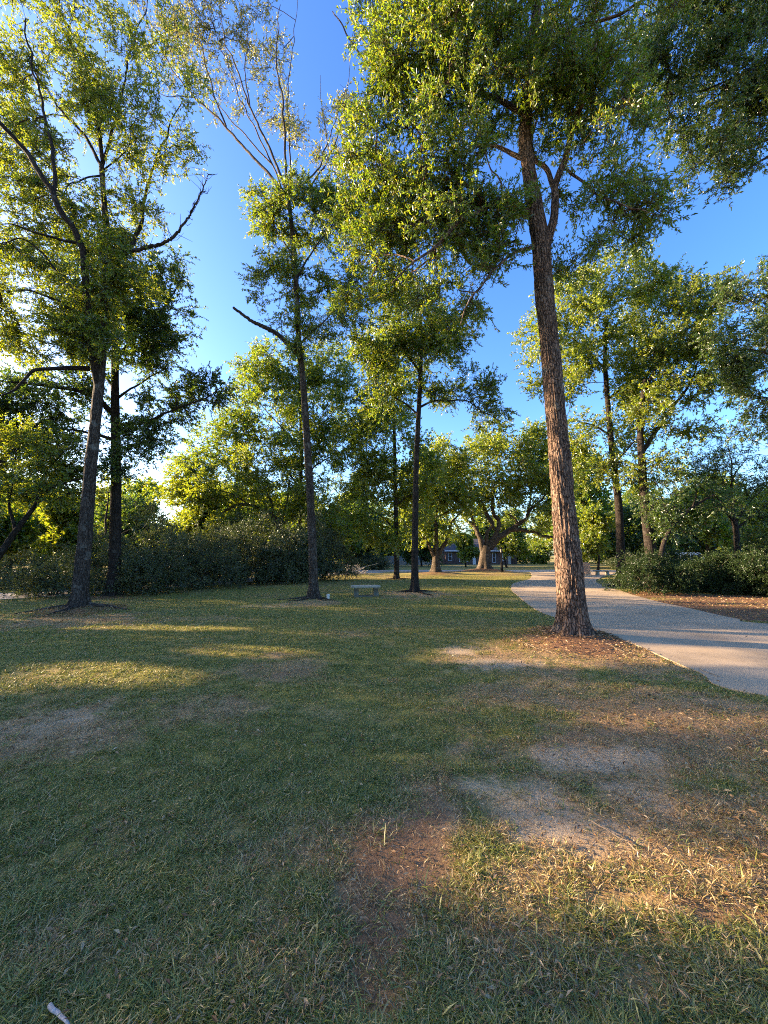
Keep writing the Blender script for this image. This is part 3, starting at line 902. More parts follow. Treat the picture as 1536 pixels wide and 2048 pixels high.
# ---- centre
tree('oak_tree', 'straight narrow tree with exposed roots, right of the stone bench', 16.0,
     [(830, 1188), (830, 1100), (832, 950), (836, 850), (840, 770), (842, 680), (838, 590)], .155, .07,
     [([(838, 815), (870, 802), (920, 800, -.4), (970, 826, -.8), (1012, 850, -1)], .055, .01), ([(840, 745), (805, 695), (770, 655)], .06, .015), ([(842, 700), (890, 640), (930, 600)], .05, .012), ([(837, 830), (790, 790), (750, 770)], .05, .012)],
     [(840, 630, 90, 55, 80), (780, 690, 75, 55, 62), (850, 715, 85, 60, 80), (915, 775, 75, 36, 44), (975, 800, 45, 36, 20), (755, 775, 50, 46, 32), (890, 690, 60, 46, 40), (810, 580, 70, 40, 40), (990, 840, 36, 24, 10), (930, 640, 50, 40, 22), (740, 700, 40, 40, 20)],
     LEAF_OAK, BARK_DARK, 106, nroots=8, per=85, spr=.7, L=.135, W=.055, deep=.95, sides=40, flare=(.9, .35, 5), step=.12)
tree('oak_tree', 'slender dark tree standing at the far sunlit edge of the lawn, mid-view', 27.0,
     [(793, 1157), (793, 1080), (790, 950), (788, 830), (785, 720)], .19, .08,
     [([(792, 1010), (830, 985), (870, 965)], .07, .02), ([(790, 940), (750, 900), (715, 880)], .07, .02), ([(789, 850), (830, 800)], .06, .02), ([(792, 1060), (760, 1030), (730, 1010)], .06, .02)],
     [(770, 890, 70, 80, 90), (790, 780, 65, 80, 90), (810, 1010, 60, 50, 44), (740, 990, 50, 56, 46), (840, 930, 46, 56, 40), (760, 690, 50, 50, 40), (770, 1055, 50, 36, 34), (710, 900, 40, 50, 26), (720, 820, 40, 50, 26)],
     LEAF_GOLD, BARK_DARK, 107, nroots=5, dens=1.35, per=80, spr=1.05, L=.21, W=.10, deep=.9, sides=16)
tree('oak_tree', 'tall light-green tree behind the dark shrubs, straight grey stem', 29.0,
     [(601, 1125), (600, 1000), (603, 900), (600, 800), (597, 720)], .20, .08,
     [([(601, 980), (560, 920), (520, 880)], .09, .02), ([(602, 900), (540, 830), (500, 790)], .09, .02), ([(602, 900), (650, 840), (690, 800)], .09, .02), ([(600, 960), (650, 920), (700, 890)], .08, .02)],
     [(570, 735, 85, 50, 90), (540, 830, 85, 60, 90), (640, 820, 75, 75, 80), (520, 765, 60, 46, 44), (475, 860, 60, 46, 44), (590, 900, 75, 50, 60), (680, 880, 50, 56, 40), (455, 910, 60, 30, 24), (650, 730, 50, 50, 40), (560, 960, 70, 40, 36), (420, 880, 60, 40, 26), (700, 800, 50, 60, 30), (400, 930, 60, 36, 26), (700, 940, 60, 50, 36)],
     LEAF_OAK, BARK_GREY, 108, dens=1.45, per=85, spr=1.0, L=.20, W=.09, deep=.9, sides=16)
tree('live_oak_tree', 'spreading oak with arching low limbs above the dark shrubs', 27.5,
     [(575, 1140), (566, 1085), (558, 1055), (548, 1035)], .31, .2,
     [([(550, 1040), (525, 1016), (475, 1011), (425, 1033), (365, 1062)], .16, .03), ([(552, 1040), (540, 1000), (520, 962), (495, 935)], .13, .03), ([(560, 1060), (574, 1000), (580, 945)], .12, .03), ([(500, 1012), (470, 990), (430, 980), (390, 985)], .07, .02), ([(560, 1050), (610, 1020), (660, 1000)], .09, .02)],
     [(450, 970, 90, 46, 90), (380, 1000, 56, 40, 50), (490, 1050, 80, 26, 44), (410, 1050, 65, 32, 44), (560, 1000, 60, 46, 40), (380, 955, 50, 30, 30), (640, 1000, 60, 50, 50), (500, 930, 60, 36, 40), (600, 1050, 60, 30, 24), (680, 1040, 46, 40, 30)],
     LEAF_GOLD, BARK_OAK, 109, dens=1.3, per=90, spr=.95, L=.18, W=.085, deep=1.0, sides=16)
tree('live_oak_tree', 'smaller live oak with forked trunk on a low mound, left of the bigger live oak', 33.0,
     [(872, 1148), (872, 1130), (872, 1112)], .36, .28,
     [([(870, 1114), (860, 1095), (848, 1075), (835, 1055)], .2, .06), ([(873, 1112), (872, 1060), (875, 1030), (878, 985)], .24, .06), ([(876, 1110), (893, 1080), (905, 1047), (925, 1022)], .22, .06), ([(872, 1045), (850, 1022), (830, 1005), (822, 985)], .12, .04), ([(874, 1035), (900, 1020), (915, 1000)], .1, .03)],
     [(870, 975, 60, 46, 70), (845, 1030, 36, 30, 24), (905, 1000, 40, 36, 36), (825, 975, 46, 40, 44), (885, 920, 56, 46, 60), (840, 1070, 36, 20, 14), (900, 1055, 30, 20, 10)],
     LEAF_GOLD, BARK_OAK, 110, dens=1.15, per=80, spr=1.2, L=.25, W=.12, deep=1.0, sides=20, flare=(.5, .5, 5), twig=.007)
tree('live_oak_tree', 'massive live oak with wide sunlit trunk and low sweeping limbs on a bare mound', 36.0,
     [(969, 1143), (969, 1122), (971, 1104), (972, 1092)], .50, .44,
     [([(966, 1100), (955, 1066), (940, 1046), (924, 1030), (905, 1020)], .3, .07), ([(956, 1070), (946, 1042), (931, 1016), (900, 994)], .22, .05), ([(972, 1094), (974, 1062), (984, 1047), (972, 1020), (955, 990)], .22, .05),
      ([(977, 1092), (990, 1070), (995, 1050), (986, 1012), (988, 960)], .27, .06), ([(979, 1096), (1000, 1071), (1020, 1059), (1040, 1050), (1056, 1030), (1076, 1002), (1098, 984)], .36, .06),
      ([(1018, 1060), (1050, 1060), (1080, 1070), (1102, 1075), (1125, 1068)], .24, .08), ([(990, 1060), (965, 1020), (940, 985)], .14, .04), ([(1040, 1050), (1020, 1030), (1000, 1026)], .12, .04), ([(1056, 1030), (1060, 990), (1050, 950)], .12, .03)],
     [(1000, 915, 85, 46, 100), (945, 960, 66, 46, 70), (1050, 955, 56, 46, 60), (900, 950, 46, 46, 40), (1090, 1030, 40, 30, 24), (1000, 985, 80, 28, 40), (1060, 890, 36, 40, 36), (930, 1020, 36, 22, 14), (1110, 980, 36, 46, 30), (1080, 1050, 30, 16, 8), (1110, 930, 50, 50, 40), (1085, 890, 40, 36, 26), (1000, 880, 60, 30, 30), (890, 1000, 40, 30, 18), (1120, 1010, 30, 50, 24)],
     LEAF_GOLD, BARK_OAK, 111, dens=1.15, per=80, spr=1.25, L=.26, W=.125, deep=1.1, sides=28, flare=(.5, .6, 6), twig=.007)

# ---- right
tree('oak_tree', 'tall golden-green tree with dark leaning trunk beyond the path, left of the right-hand shrubs', 21.0,
     [(1242, 1170), (1241, 1100), (1238, 1020), (1230, 950), (1222, 880), (1215, 800), (1210, 720), (1213, 640)], .24, .09,
     [([(1220, 870), (1180, 850), (1130, 840)], .07, .02), ([(1215, 800), (1260, 760), (1330, 690)], .08, .02), ([(1212, 740), (1150, 680), (1110, 640)], .07, .02), ([(1228, 930), (1270, 880), (1310, 850)], .06, .02), ([(1230, 960), (1190, 930), (1150, 910)], .05, .015)],
     [(1200, 640, 100, 60, 120), (1130, 610, 66, 46, 60), (1240, 565, 100, 46, 90), (1120, 735, 80, 56, 70), (1200, 770, 85, 56, 76), (1280, 690, 75, 66, 80), (1160, 860, 56, 50, 36), (1330, 620, 75, 56, 70), (1260, 860, 66, 56, 46), (1300, 775, 56, 46, 40), (1190, 920, 46, 36, 20), (1080, 680, 46, 46, 26), (1130, 950, 40, 40, 14)],
     LEAF_GOLD, BARK_DARK, 112, nroots=5, per=90, spr=.95, L=.17, W=.075, deep=.9, sides=28)
tree('oak_tree', 'tree with thick mottled trunk rising behind the right-hand shrubs, forked upward', 19.0,
     [(1308, 1175), (1301, 1100), (1291, 1020), (1284, 930), (1281, 850), (1290, 760)], .29, .1,
     [([(1284, 905), (1320, 850), (1370, 780), (1405, 715)], .12, .03), ([(1286, 950), (1250, 930), (1220, 925)], .05, .015), ([(1285, 790), (1330, 700), (1360, 640)], .08, .02), ([(1286, 940), (1330, 920), (1350, 905)], .04, .01)],
     [(1340, 690, 75, 56, 70), (1385, 610, 66, 56, 60), (1290, 940, 50, 36, 26), (1360, 775, 66, 46, 56), (1420, 690, 56, 56, 50), (1300, 830, 56, 46, 40), (1235, 935, 40, 28, 14), (1410, 560, 50, 30, 22), (1440, 780, 46, 40, 30), (1345, 910, 26, 20, 7), (1390, 850, 40, 30, 16)],
     LEAF_GOLD, BARK_DARK, 113, per=85, spr=.85, L=.155, W=.07, deep=.9, sides=28)
tree('small_tree', 'small leaning tree slanting right out of the shrubs beyond the path', 18.0,
     [(1314, 1168), (1325, 1095), (1346, 1053), (1385, 1014), (1428, 990)], .13, .05,
     [([(1346, 1050), (1326, 1010), (1312, 960)], .05, .012), ([(1385, 1014), (1390, 980), (1385, 950)], .04, .01), ([(1428, 990), (1450, 1010), (1470, 1010)], .03, .01)],
     [(1400, 960, 46, 30, 18), (1440, 1005, 46, 30, 20), (1330, 990, 36, 40, 18), (1370, 1050, 60, 30, 30), (1300, 1030, 40, 36, 20)],
     LEAF_DEEP, BARK_DARK, 114, per=60, spr=.7, L=.13, W=.055, deep=1.0, sides=14, flare=(.3, .3, 4))
tree('small_tree', 'thin-leaved small tree with spreading dark stems at far right of the shrubs', 20.0,
     [(1478, 1165), (1473, 1070), (1468, 1040)], .17, .12,
     [([(1469, 1045), (1440, 1012), (1410, 985), (1378, 958)], .08, .015), ([(1468, 1042), (1464, 990), (1459, 950), (1463, 895)], .09, .015), ([(1471, 1048), (1500, 1000), (1532, 968)], .07, .015), ([(1472, 1060), (1500, 1036), (1540, 998)], .06, .015), ([(1465, 1000), (1440, 950), (1430, 910)], .04, .01), ([(1462, 960), (1490, 920), (1500, 880)], .04, .01)],
     [(1450, 930, 56, 46, 36), (1500, 945, 46, 46, 30), (1400, 945, 46, 36, 26), (1480, 880, 56, 36, 26), (1530, 985, 36, 30, 16), (1420, 1000, 36, 26, 14), (1545, 920, 40, 40, 20), (1500, 1040, 40, 26, 14)],
     LEAF_DEEP, BARK_DARK, 115, per=50, spr=.75, L=.12, W=.05, deep=1.0, sides=16, twig=.006)
tree('oak_tree', 'overhanging blue-green oak boughs reaching in at top right', 9.0,
     [(1700, 1240), (1695, 1000), (1680, 700), (1665, 450), (1650, 250), (1640, 50)], .27, .12,
     [([(1660, 370), (1590, 315), (1536, 311), (1490, 345), (1448, 370)], .07, .008), ([(1655, 300), (1590, 272), (1536, 279), (1470, 282), (1400, 327)], .06, .008), ([(1645, 150), (1540, 120), (1440, 110), (1350, 100)], .08, .012), ([(1642, 60), (1500, 40), (1380, -20)], .07, .012), ([(1530, 120), (1430, 170), (1330, 190)], .04, .008)],
     [(1460, 220, 100, 70, 80), (1400, 310, 56, 56, 26), (1500, 330, 56, 46, 26), (1480, 130, 100, 70, 90), (1350, 90, 95, 85, 80), (1300, 180, 66, 66, 36), (1440, 30, 120, 60, 90), (1320, 0, 80, 50, 40), (1560, 200, 60, 120, 60), (1370, 230, 50, 50, 22), (1550, 60, 60, 80, 50)],
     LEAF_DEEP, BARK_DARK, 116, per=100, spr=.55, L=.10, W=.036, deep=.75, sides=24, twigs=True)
tree('oak_tree', 'dark-leaved tree whose boughs reach in at right edge below the blue-green ones', 14.5,
     [(1640, 1195), (1630, 1000), (1615, 800), (1605, 650), (1600, 500)], .28, .1,
     [([(1610, 740), (1560, 650), (1515, 610), (1470, 590)], .08, .012), ([(1615, 800), (1550, 720), (1500, 700), (1430, 690)], .08, .012), ([(1618, 850), (1560, 800), (1500, 790)], .07, .012)],
     [(1500, 580, 60, 36, 44), (1480, 690, 66, 46, 50), (1520, 755, 50, 50, 46), (1445, 745, 46, 36, 26), (1535, 640, 40, 40, 34), (1510, 840, 50, 36, 26), (1590, 700, 50, 150, 80), (1550, 560, 40, 40, 30)],
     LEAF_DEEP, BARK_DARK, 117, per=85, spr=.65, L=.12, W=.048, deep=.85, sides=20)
tree('oak_tree', 'leaning tree with black slanting stem at far left edge, behind the drive', 14.0,
     [(-95, 1200), (-40, 1160), (0, 1108), (30, 1064), (70, 1012), (90, 985), (118, 968), (165, 957)], .17, .03,
     [([(70, 1012), (88, 950), (118, 912), (150, 890)], .06, .012), ([(30, 1064), (20, 1000), (30, 930)], .06, .012)],
     [(60, 940, 80, 36, 56), (120, 985, 50, 26, 26), (20, 980, 50, 36, 36), (140, 930, 40, 30, 22), (-30, 900, 60, 60, 50), (70, 880, 60, 30, 36)],
     LEAF_GOLD, BARK_DARK, 118, per=80, spr=.65, L=.125, W=.052, deep=1.0, sides=16, flare=(.3, .3, 4))


# ---- free-standing builder in metres (background trees, trees outside the frame)
def crown_tree(name, label, loc, h, cw, leaf, bark, seed, r=.22, n=170, per=70, spr=1.1, L=.27, W=.13, low=.22, cat='tree', group=None, carve=False, lean=0.0):
    rg = np.random.default_rng(seed)
    root = empty(name, (loc[0], loc[1], h1(*loc) - .03), label, cat, group)
    off = np.array((loc[0], loc[1], h1(*loc)))
    zz = np.linspace(0, h * .85, 9)
    tp = np.stack([np.cumsum(rg.normal(0, .012 * h, 9)) + lean * zz, np.cumsum(rg.normal(0, .012 * h, 9)), zz], 1); tp[0] = 0
    tq = crom(tp, .35)
    mb = MB(); tube(mb, tq, np.linspace(r, r * .25, len(tq)), 12, 0, (.7, .35, 5), 0, seed, rough=.15)
    nodes = [tq[tq[:, 2] > h * low * .8]]
    for k in range(6):
        i = int(len(tq) * rg.uniform(low, .65)); a = k * 1.05 + rg.uniform(-.4, .4); l_ = cw * rg.uniform(.45, .8)
        e = tq[i] + np.array((math.cos(a) * l_, math.sin(a) * l_, l_ * rg.uniform(.4, .9)))
        m_ = (tq[i] + e) / 2 + np.array((0, 0, -.08 * l_)) + rg.normal(0, .12, 3)
        q = crom(np.array([tq[i], m_, e]), .35)
        tube(mb, q, np.linspace(r * .45, r * .1, len(q)), 7, 0, rough=.15); nodes.append(q)
    mb.build('trunk', bark, root, smooth=True, bark=True)
    nodes = np.concatenate(nodes)
    # lumpy crown: several lobes
    lob = []
    for k in range(9):
        a = rg.uniform(0, 6.28); q = rg.uniform(.1, .7) * cw; zc = rg.uniform(low + .12, .88) * h
        q *= 1 - .55 * abs(zc / h - .5)
        lob.append((q * math.cos(a) + lean * zc, q * math.sin(a), zc, rg.uniform(.32, .6) * cw))
    lob = np.array(lob)
    pick = rg.integers(0, len(lob), n)
    k = unit(rg.normal(0, 1, (n, 3))) * rg.uniform(.1, 1, (n, 1)) ** .4
    s_ = lob[pick, :3] + k * lob[pick, 3:4] * np.array((1, 1, .75))
    s_ = s_[(s_[:, 2] > low * h * .8) & (s_[:, 2] < h * 1.05)]
    N, wt, chains, dirs = grow(nodes, s_, rg)
    mb = MB()
    for p, idx in chains:
        ww = np.concatenate(([wt[idx[0]]], wt[idx]))
        tube(mb, np.vstack([N[p], N[idx]]), np.minimum(.007 * ww ** .5, .08), 3, 1, cap=False)
    od = unit(dirs * .7 + unit(s_ - s_.mean(0)) * .5 + np.array((0, 0, .15)))
    keep = (lambda p_: ~sun_open(p_ + off, rg)) if carve else None
    foliage(mb, s_, od, rg, per, spr, L, W, 0, keep=keep)
    mb.build('crown', [leaf, bark], root, bark=True)
    return root


# unseen trees added left of the view to shade the lawn, carved for sun shafts
SIDE = [(-23.5, -6.5, 9.2), (-25, -2.6, 10.0), (-24, 1.2, 9.6), (-25.5, 4.8, 10.2), (-24.5, 8.4, 10.0), (-26, 12, 10.4), (-27, 15.8, 10.4), (-28, 19.5, 10.4), (-31, 23.5, 10.4), (-21.5, 6.5, 7.5), (-22, 10.5, 8.6), (-20.5, .2, 7.5)]
for i, (x, y, h_) in enumerate(SIDE):
    crown_tree('added_shade_tree', 'unseen bushy tree added outside the left edge to shade the lawn', (x, y), h_, 3.7, LEAF_DEEP, BARK_DARK, 300 + i, r=.18, n=390, per=100, spr=1.3, L=.115, W=.06, low=.02, group='unseen trees added to shade the lawn', carve=True)

BG_A = crown_tree('background_tree', 'rounded mid-green tree far behind, beyond the road left of the house', (-13, 62), 11.5, 5.2, LEAF_OAK, BARK_DARK, 401, n=260, per=80, L=.34, W=.19, spr=1.4, group='trees beyond the road')
BG_B = crown_tree('background_tree', 'taller yellow-green tree far behind, beyond the road', (-22, 55), 13.5, 4.8, LEAF_GOLD, BARK_DARK, 402, n=260, per=80, L=.34, W=.19, spr=1.4, group='trees beyond the road')
BG_C = crown_tree('background_tree', 'low bushy tree with dark leaves far behind, beyond the road', (31, 52), 8.5, 4.8, LEAF_DEEP, BARK_DARK, 403, n=240, per=80, L=.32, W=.18, spr=1.3, low=.12, group='trees beyond the road')
rgb = random.Random(7)
spots = [(-34, 52, 0), (-44, 60, 1), (-28, 66, 1), (-18, 74, 0), (-6, 76, 1), (-55, 55, 0), (-66, 70, 1), (3, 92, 0), (12, 95, 1), (24, 90, 0), (33, 72, 1), (40, 60, 0), (46, 75, 1), (56, 64, 0), (66, 78, 1), (78, 70, 0), (29, 88, 1), (-38, 78, 0),
         (-9, 58, 2), (-3.5, 60, 2), (36, 50, 2), (44, 51, 2), (52, 53, 2), (62, 56, 2), (-48, 48, 2), (-30, 46, 2), (-18, 50, 2), (74, 60, 2), (25, 50, 0)]
KIND = ['rounded mid-green tree far behind in the row beyond the road', 'taller yellow-green tree in the far row beyond the road', 'low dark bushy tree in the far row beyond the road']
for x, y, k in spots:
    dup((BG_A, BG_B, BG_C)[k], (x, y, h1(x, y) - .05), rgb.uniform(0, 6.28), KIND[k], rgb.uniform(1.0, 1.45))
for o_, k in ((BG_A, 0), (BG_B, 1), (BG_C, 2)):
    o_['label'] = KIND[k]
UND = 'leafy undergrowth bush far behind, low under the tree row beyond the road'
BG_D = crown_tree('background_bush', UND, (-15, 66), 4.6, 4.2, LEAF_OAK, BARK_DARK, 404, r=.1, n=150, per=80, L=.30, W=.17, spr=1.2, low=.02, cat='bush', group='undergrowth beyond the road')
for k in range(46):
    x = -92 + k * 4.1 + rgb.uniform(-1.5, 1.5)
    y = 82 + rgb.uniform(-6, 14) + (0 if -20 < x < 40 else -14)
    dup(BG_D, (x, y, h1(x, y) - .05), rgb.uniform(0, 6.28), UND, rgb.uniform(.8, 1.5))
# nearer lit trees beyond the drive at left and beyond the path at right
for nb, (x, y, k, s_, lab) in enumerate( [(-31, 33, 1, .62, 'yellow-green sunlit tree beyond the drive, left of the leaning stem'), (-25, 34, 1, .66, 'sunlit yellow-green tree beyond the drive, between the two left trunks'), (-19, 36, 0, .70, 'bluish green rounded tree above the shrubs, in the sky gap'),
                           (-20.5, 24.5, 1, .40, 'low yellow-green tree beyond the drive, just left of the leaning-fork oak trunk'), (-26, 27, 0, .48, 'low green tree beyond the drive at far left'), (-14, 29, 1, .42, 'small sunlit tree right of the two left trunks, behind the shrubs'), (-9.5, 33, 1, .50, 'yellow-green tree behind the tall shrubs, under the arching oak'),
                           (11.6, 55, 1, .36, 'bright green small tree in front of the house, left of the massive live oak'), (5.5, 57, 2, .5, 'dark round bush-like tree by the pale fence end'), (22, 40, 1, .5, 'yellow-green tree right of the brick pillar'), (42, 38, 0, .6, 'green tree past the white van near the right edge'), (-36, 28, 0, .7, 'rounded green tree at far left beyond the drive'), (26, 31, 0, .6, 'rounded green tree behind the right-hand shrubs'), (33, 33, 1, .55, 'yellow-green tree behind the right-hand shrubs near the right edge'),
                           (16.5, 52, 1, .5, 'young bright green tree on the house lawn, right of the lamp post'), (-4.5, 47, 1, .5, 'small yellow-lit tree in front of the white fence'), (-8.5, 40, 0, .52, 'dark round tree behind the brush heap')]):
    crown_tree('oak_tree', lab, (x, y), (11.5, 13.5, 8.5)[k] * s_, (5.2, 4.8, 4.8)[k] * s_ * 1.1, (LEAF_OAK, LEAF_GOLD, LEAF_DEEP)[k], BARK_DARK, 600 + nb, r=.24 * s_, n=170, per=90, spr=1.4 * s_ ** .7, L=.24, W=.13, group='nearer trees beyond the lawn', carve=True)  # leaves in the way of the sun patches are cut from these crowns


# ---------------------------------------------------------------- shrubs
def make_shrub(label, loc, rx_, ry_, h_, seed, n=260, per=60, L=.075, W=.03, leaf=None, group=None):
    rg = np.random.default_rng(seed)
    root = empty('shrub', (loc[0], loc[1], h1(*loc) - .03), label, 'shrub', group)
    k = unit(rg.normal(0, 1, (n * 2, 3))); k[:, 2] = np.abs(k[:, 2])
    lump = 1 + .6 * (vnoise(k[:, 0] * 2.3 + seed, k[:, 1] * 2.3, k[:, 2] * 2.3, seed) - .5) * 2
    s_ = k * (rg.uniform(.45, 1, (n * 2, 1)) ** .5) * lump[:, None] * np.array((rx_, ry_, h_ * .95)) + np.array((0, 0, .08 * h_))
    s_ = s_[:n]
    st = []
    mb = MB()
    for i in range(9):
        a = i * .7 + rg.uniform(-.2, .2); rr_ = rg.uniform(.1, .3)
        b = np.array((math.cos(a) * rr_ * .5, math.sin(a) * rr_ * .5, 0))
        e = np.array((math.cos(a) * rx_ * .5, math.sin(a) * ry_ * .5, h_ * rg.uniform(.4, .65)))
        q = crom(np.array([b, (b + e) / 2 + rg.normal(0, .08, 3), e]), .2)
        tube(mb, q, np.linspace(.025, .012, len(q)), 5, 0); st.append(q)
    mb.build('stem', BARK_OAK, root, smooth=True, bark=True)
    N, wt, chains, dirs = grow(np.concatenate(st), s_, rg, arch=.05)
    mb = MB()
    for p, idx in chains:
        ww = np.concatenate(([wt[idx[0]]], wt[idx]))
        tube(mb, np.vstack([N[p], N[idx]]), np.minimum(.003 * ww ** .5, .02), 3, 1, cap=False)
    od = unit(dirs * .6 + unit(s_) * .7)
    foliage(mb, s_, od, rg, per, .36, L, W, 0, keep=lambda p_: p_[:, 2] > .03)
    mb.build('foliage', [leaf or LEAF_SHRUB, BARK_OAK], root, bark=True)
    return root


GS = 'azalea shrubs along the left of the lawn'
def gp(px, py): return G(px, py)
SHA = make_shrub('dense dark azalea just right of the leaning-fork oak trunk', gp(285, 1186), 2.0, 1.5, 1.9, 501, 520, group=GS)
SHB = make_shrub('large grey-green azalea in the middle of the left shrub row', gp(390, 1176), 2.2, 1.6, 2.4, 502, 560, group=GS)
SHC = make_shrub('low loose azalea with bare lower stems, left of the leaning-fork oak trunk', gp(105, 1192), 1.3, 1.2, 1.25, 503, 300, group=GS)
def put(src, px, py, sc, rz, label, grp=GS):
    p = G(px, py)
    dup(src, (p[0], p[1], h1(p[0], p[1]) - .03), rz, label, sc, grp)
put(SHB, 480, 1166, (1.1, 1.1, 1.3), 1.2, 'azalea right of the grey-green one, half in deep shade')
put(SHA, 550, 1166, (1.35, 1.2, 1.75), 2.3, 'tall dark shrub behind the slim grey trunk, left side')
put(SHA, 600, 1163, (1.1, 1.1, 1.7), 5.6, 'dark shrub straight behind the slim grey trunk')
put(SHB, 645, 1161, (.95, 1.0, 1.25), 3.9, 'dark shrub behind and right of the slim grey trunk, at the row end')
put(SHA, 335, 1170, (1.3, 1.1, 1.75), 4.4, 'tall azalea behind the left row, under the sky gap')
put(SHB, 200, 1178, (.95, .95, 1.05), 5.1, 'azalea directly behind the leaning-fork oak trunk')
put(SHC, 45, 1176, (1.2, 1.2, 1.1), 2.2, 'bright green shrub by the drive at far left')
put(SHA, 430, 1160, (1.3, 1.3, 1.9), .6, 'shrub in the second row, behind the grey-green azalea')
GR = 'shrubs beyond the path on the right'
_p = G(1310, 1186)
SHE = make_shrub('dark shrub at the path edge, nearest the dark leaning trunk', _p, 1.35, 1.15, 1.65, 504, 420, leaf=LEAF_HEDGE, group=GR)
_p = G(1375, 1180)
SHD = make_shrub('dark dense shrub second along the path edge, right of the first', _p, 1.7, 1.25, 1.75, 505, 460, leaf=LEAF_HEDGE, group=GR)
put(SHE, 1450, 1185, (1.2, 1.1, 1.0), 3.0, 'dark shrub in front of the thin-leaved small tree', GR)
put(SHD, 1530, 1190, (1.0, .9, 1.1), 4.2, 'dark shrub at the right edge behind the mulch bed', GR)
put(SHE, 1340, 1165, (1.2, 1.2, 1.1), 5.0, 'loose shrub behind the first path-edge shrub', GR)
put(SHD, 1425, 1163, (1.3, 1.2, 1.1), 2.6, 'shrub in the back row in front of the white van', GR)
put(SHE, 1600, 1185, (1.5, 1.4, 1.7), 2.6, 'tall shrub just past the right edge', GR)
put(SHC, 1258, 1140, (1.5, 1.5, 1.2), 1.0, 'low round shrub beyond the dark leaning trunk', GR)
put(SHC, 745, 1139, (2.6, 1.6, 1.3), 1.5, 'low shrub behind the brush heap beside the grey drive', GR)

# ---------------------------------------------------------------- built objects
# stone bench
bp_ = P(731, 1196, 15.0)
bn = empty('stone_bench', (bp_[0], bp_[1], h1(bp_[0], bp_[1])), 'weathered concrete bench standing on the lawn between two trunks', 'bench', rz=.12)
mb = MB()
n_ = 28
th = np.linspace(0, 2 * np.pi, n_, endpoint=False)
def slab(mb, hx, hy, z0, z1, bev=.015):
    sq = lambda c, e: np.sign(c) * np.abs(c) ** e
    prof = [(1 - bev / hy * 1.2, z0), (1, z0 + bev), (1, z1 - bev), (1 - bev / hy * 1.2, z1)]
    V = np.concatenate([np.stack([hx * f * sq(np.cos(th), .28), hy * f * sq(np.sin(th), .28), np.full(n_, z)], 1) for f, z in prof])
    i = np.arange(n_); j = (i + 1) % n_
    mb.add(V, np.concatenate([np.stack([k * n_ + i, k * n_ + j, (k + 1) * n_ + j, (k + 1) * n_ + i], 1) for k in range(3)]))
    for k, z in ((0, z0), (3, z1)):
        c = np.vstack([V[k * n_:(k + 1) * n_], [(0, 0, z)]])
        mb.add(c, np.stack([i, j, np.full(n_, n_)], 1))
slab(mb, .57, .21, .335, .425, .02)
mb.build('seat', CONC_BENCH, bn)
for sx in (-.36, .40):
    mb = MB()
    prof = [(-.17, .0), (-.18, .06), (-.14, .10), (-.10, .16), (-.12, .23), (-.16, .29), (-.175, .337)]
    out = [(x, z) for x, z in prof] + [(-x, z) for x, z in prof[::-1]]
    # outline across the bench (y, z), thickness along x
    v0 = [(sx - .09, y_, z_) for y_, z_ in out]; v1 = [(sx + .09, y_, z_) for y_, z_ in out]
    n2 = len(out)
    mb.add(v0 + v1, [(i, (i + 1) % n2, (i + 1) % n2 + n2, i + n2) for i in range(n2)])
    h_ = len(prof)
    for vv in (v0, v1):
        mb.add(vv, [(i, i + 1, n2 - 2 - i, n2 - 1 - i) for i in range(h_ - 1)])
    mb.build('leg', CONC_LEG, bn)
mb = MB(); mb.box(-.44, .30, -.2, .2, -.03, .035); mb.build('base', CONC_LEG, bn)

# white pipe stub
q = G(656, 1203)
o = MB(); o.lathe([(.0, -.1), (.05, -.1), (.05, .13), (.06, .13), (.06, .18), (.05, .19), (.0, .195)], 0, 0, 16)
ob = o.build('pipe_cap', WHITE_PVC, loc=(q[0], q[1], h1(*q))); tag(ob, 'short white capped pipe sticking up beside the slim grey trunk', 'pipe')
# white post by the drive
q = G(20, 1180)
o = MB(); o.box(-.09, .09, -.09, .09, -.1, .42); o.box(-.11, .11, -.11, .11, .42, .46); o.lathe([(.09, .46), (.0, .5)], 0, 0, 4)
ob = o.build('marker_post', WHITE_PVC, loc=(q[0], q[1], h1(*q))); tag(ob, 'short white marker post by the drive at far left', 'post')

# lamp post
lp = P(1004, 1148, 34.0)
lr = empty('lamp_post', (lp[0], lp[1], h1(lp[0], lp[1])), 'black iron lamp post by the path, right of the massive live oak', 'lamp')
mb = MB(); mb.lathe([(.14, 0), (.14, .12), (.11, .16), (.10, .75), (.075, .80), (.07, .86), (.05, .9)], 0, 0, 14); mb.build('base', IRON, lr)
mb = MB(); mb.lathe([(.045, .9), (.04, 1.6), (.06, 1.63), (.04, 1.66)], 0, 0, 12); mb.build('post', IRON, lr)
mb = MB(); mb.lathe([(.05, 1.66), (.08, 1.7), (.125, 1.98), (.125, 1.99)], 0, 0, 6); mb.build('lamp_glass', LAMP_GLASS, lr)
mb = MB(); mb.lathe([(.16, 1.99), (.17, 2.01), (.09, 2.12), (.03, 2.16), (.03, 2.22), (0, 2.24)], 0, 0, 6)
for k in range(6):
    a = k * math.pi / 3
    tube(mb, np.array([(.055 * math.cos(a), .055 * math.sin(a), 1.66), (.135 * math.cos(a), .135 * math.sin(a), 1.99)]), np.array([.008, .008]), 4)
mb.build('lamp_frame', IRON, lr)

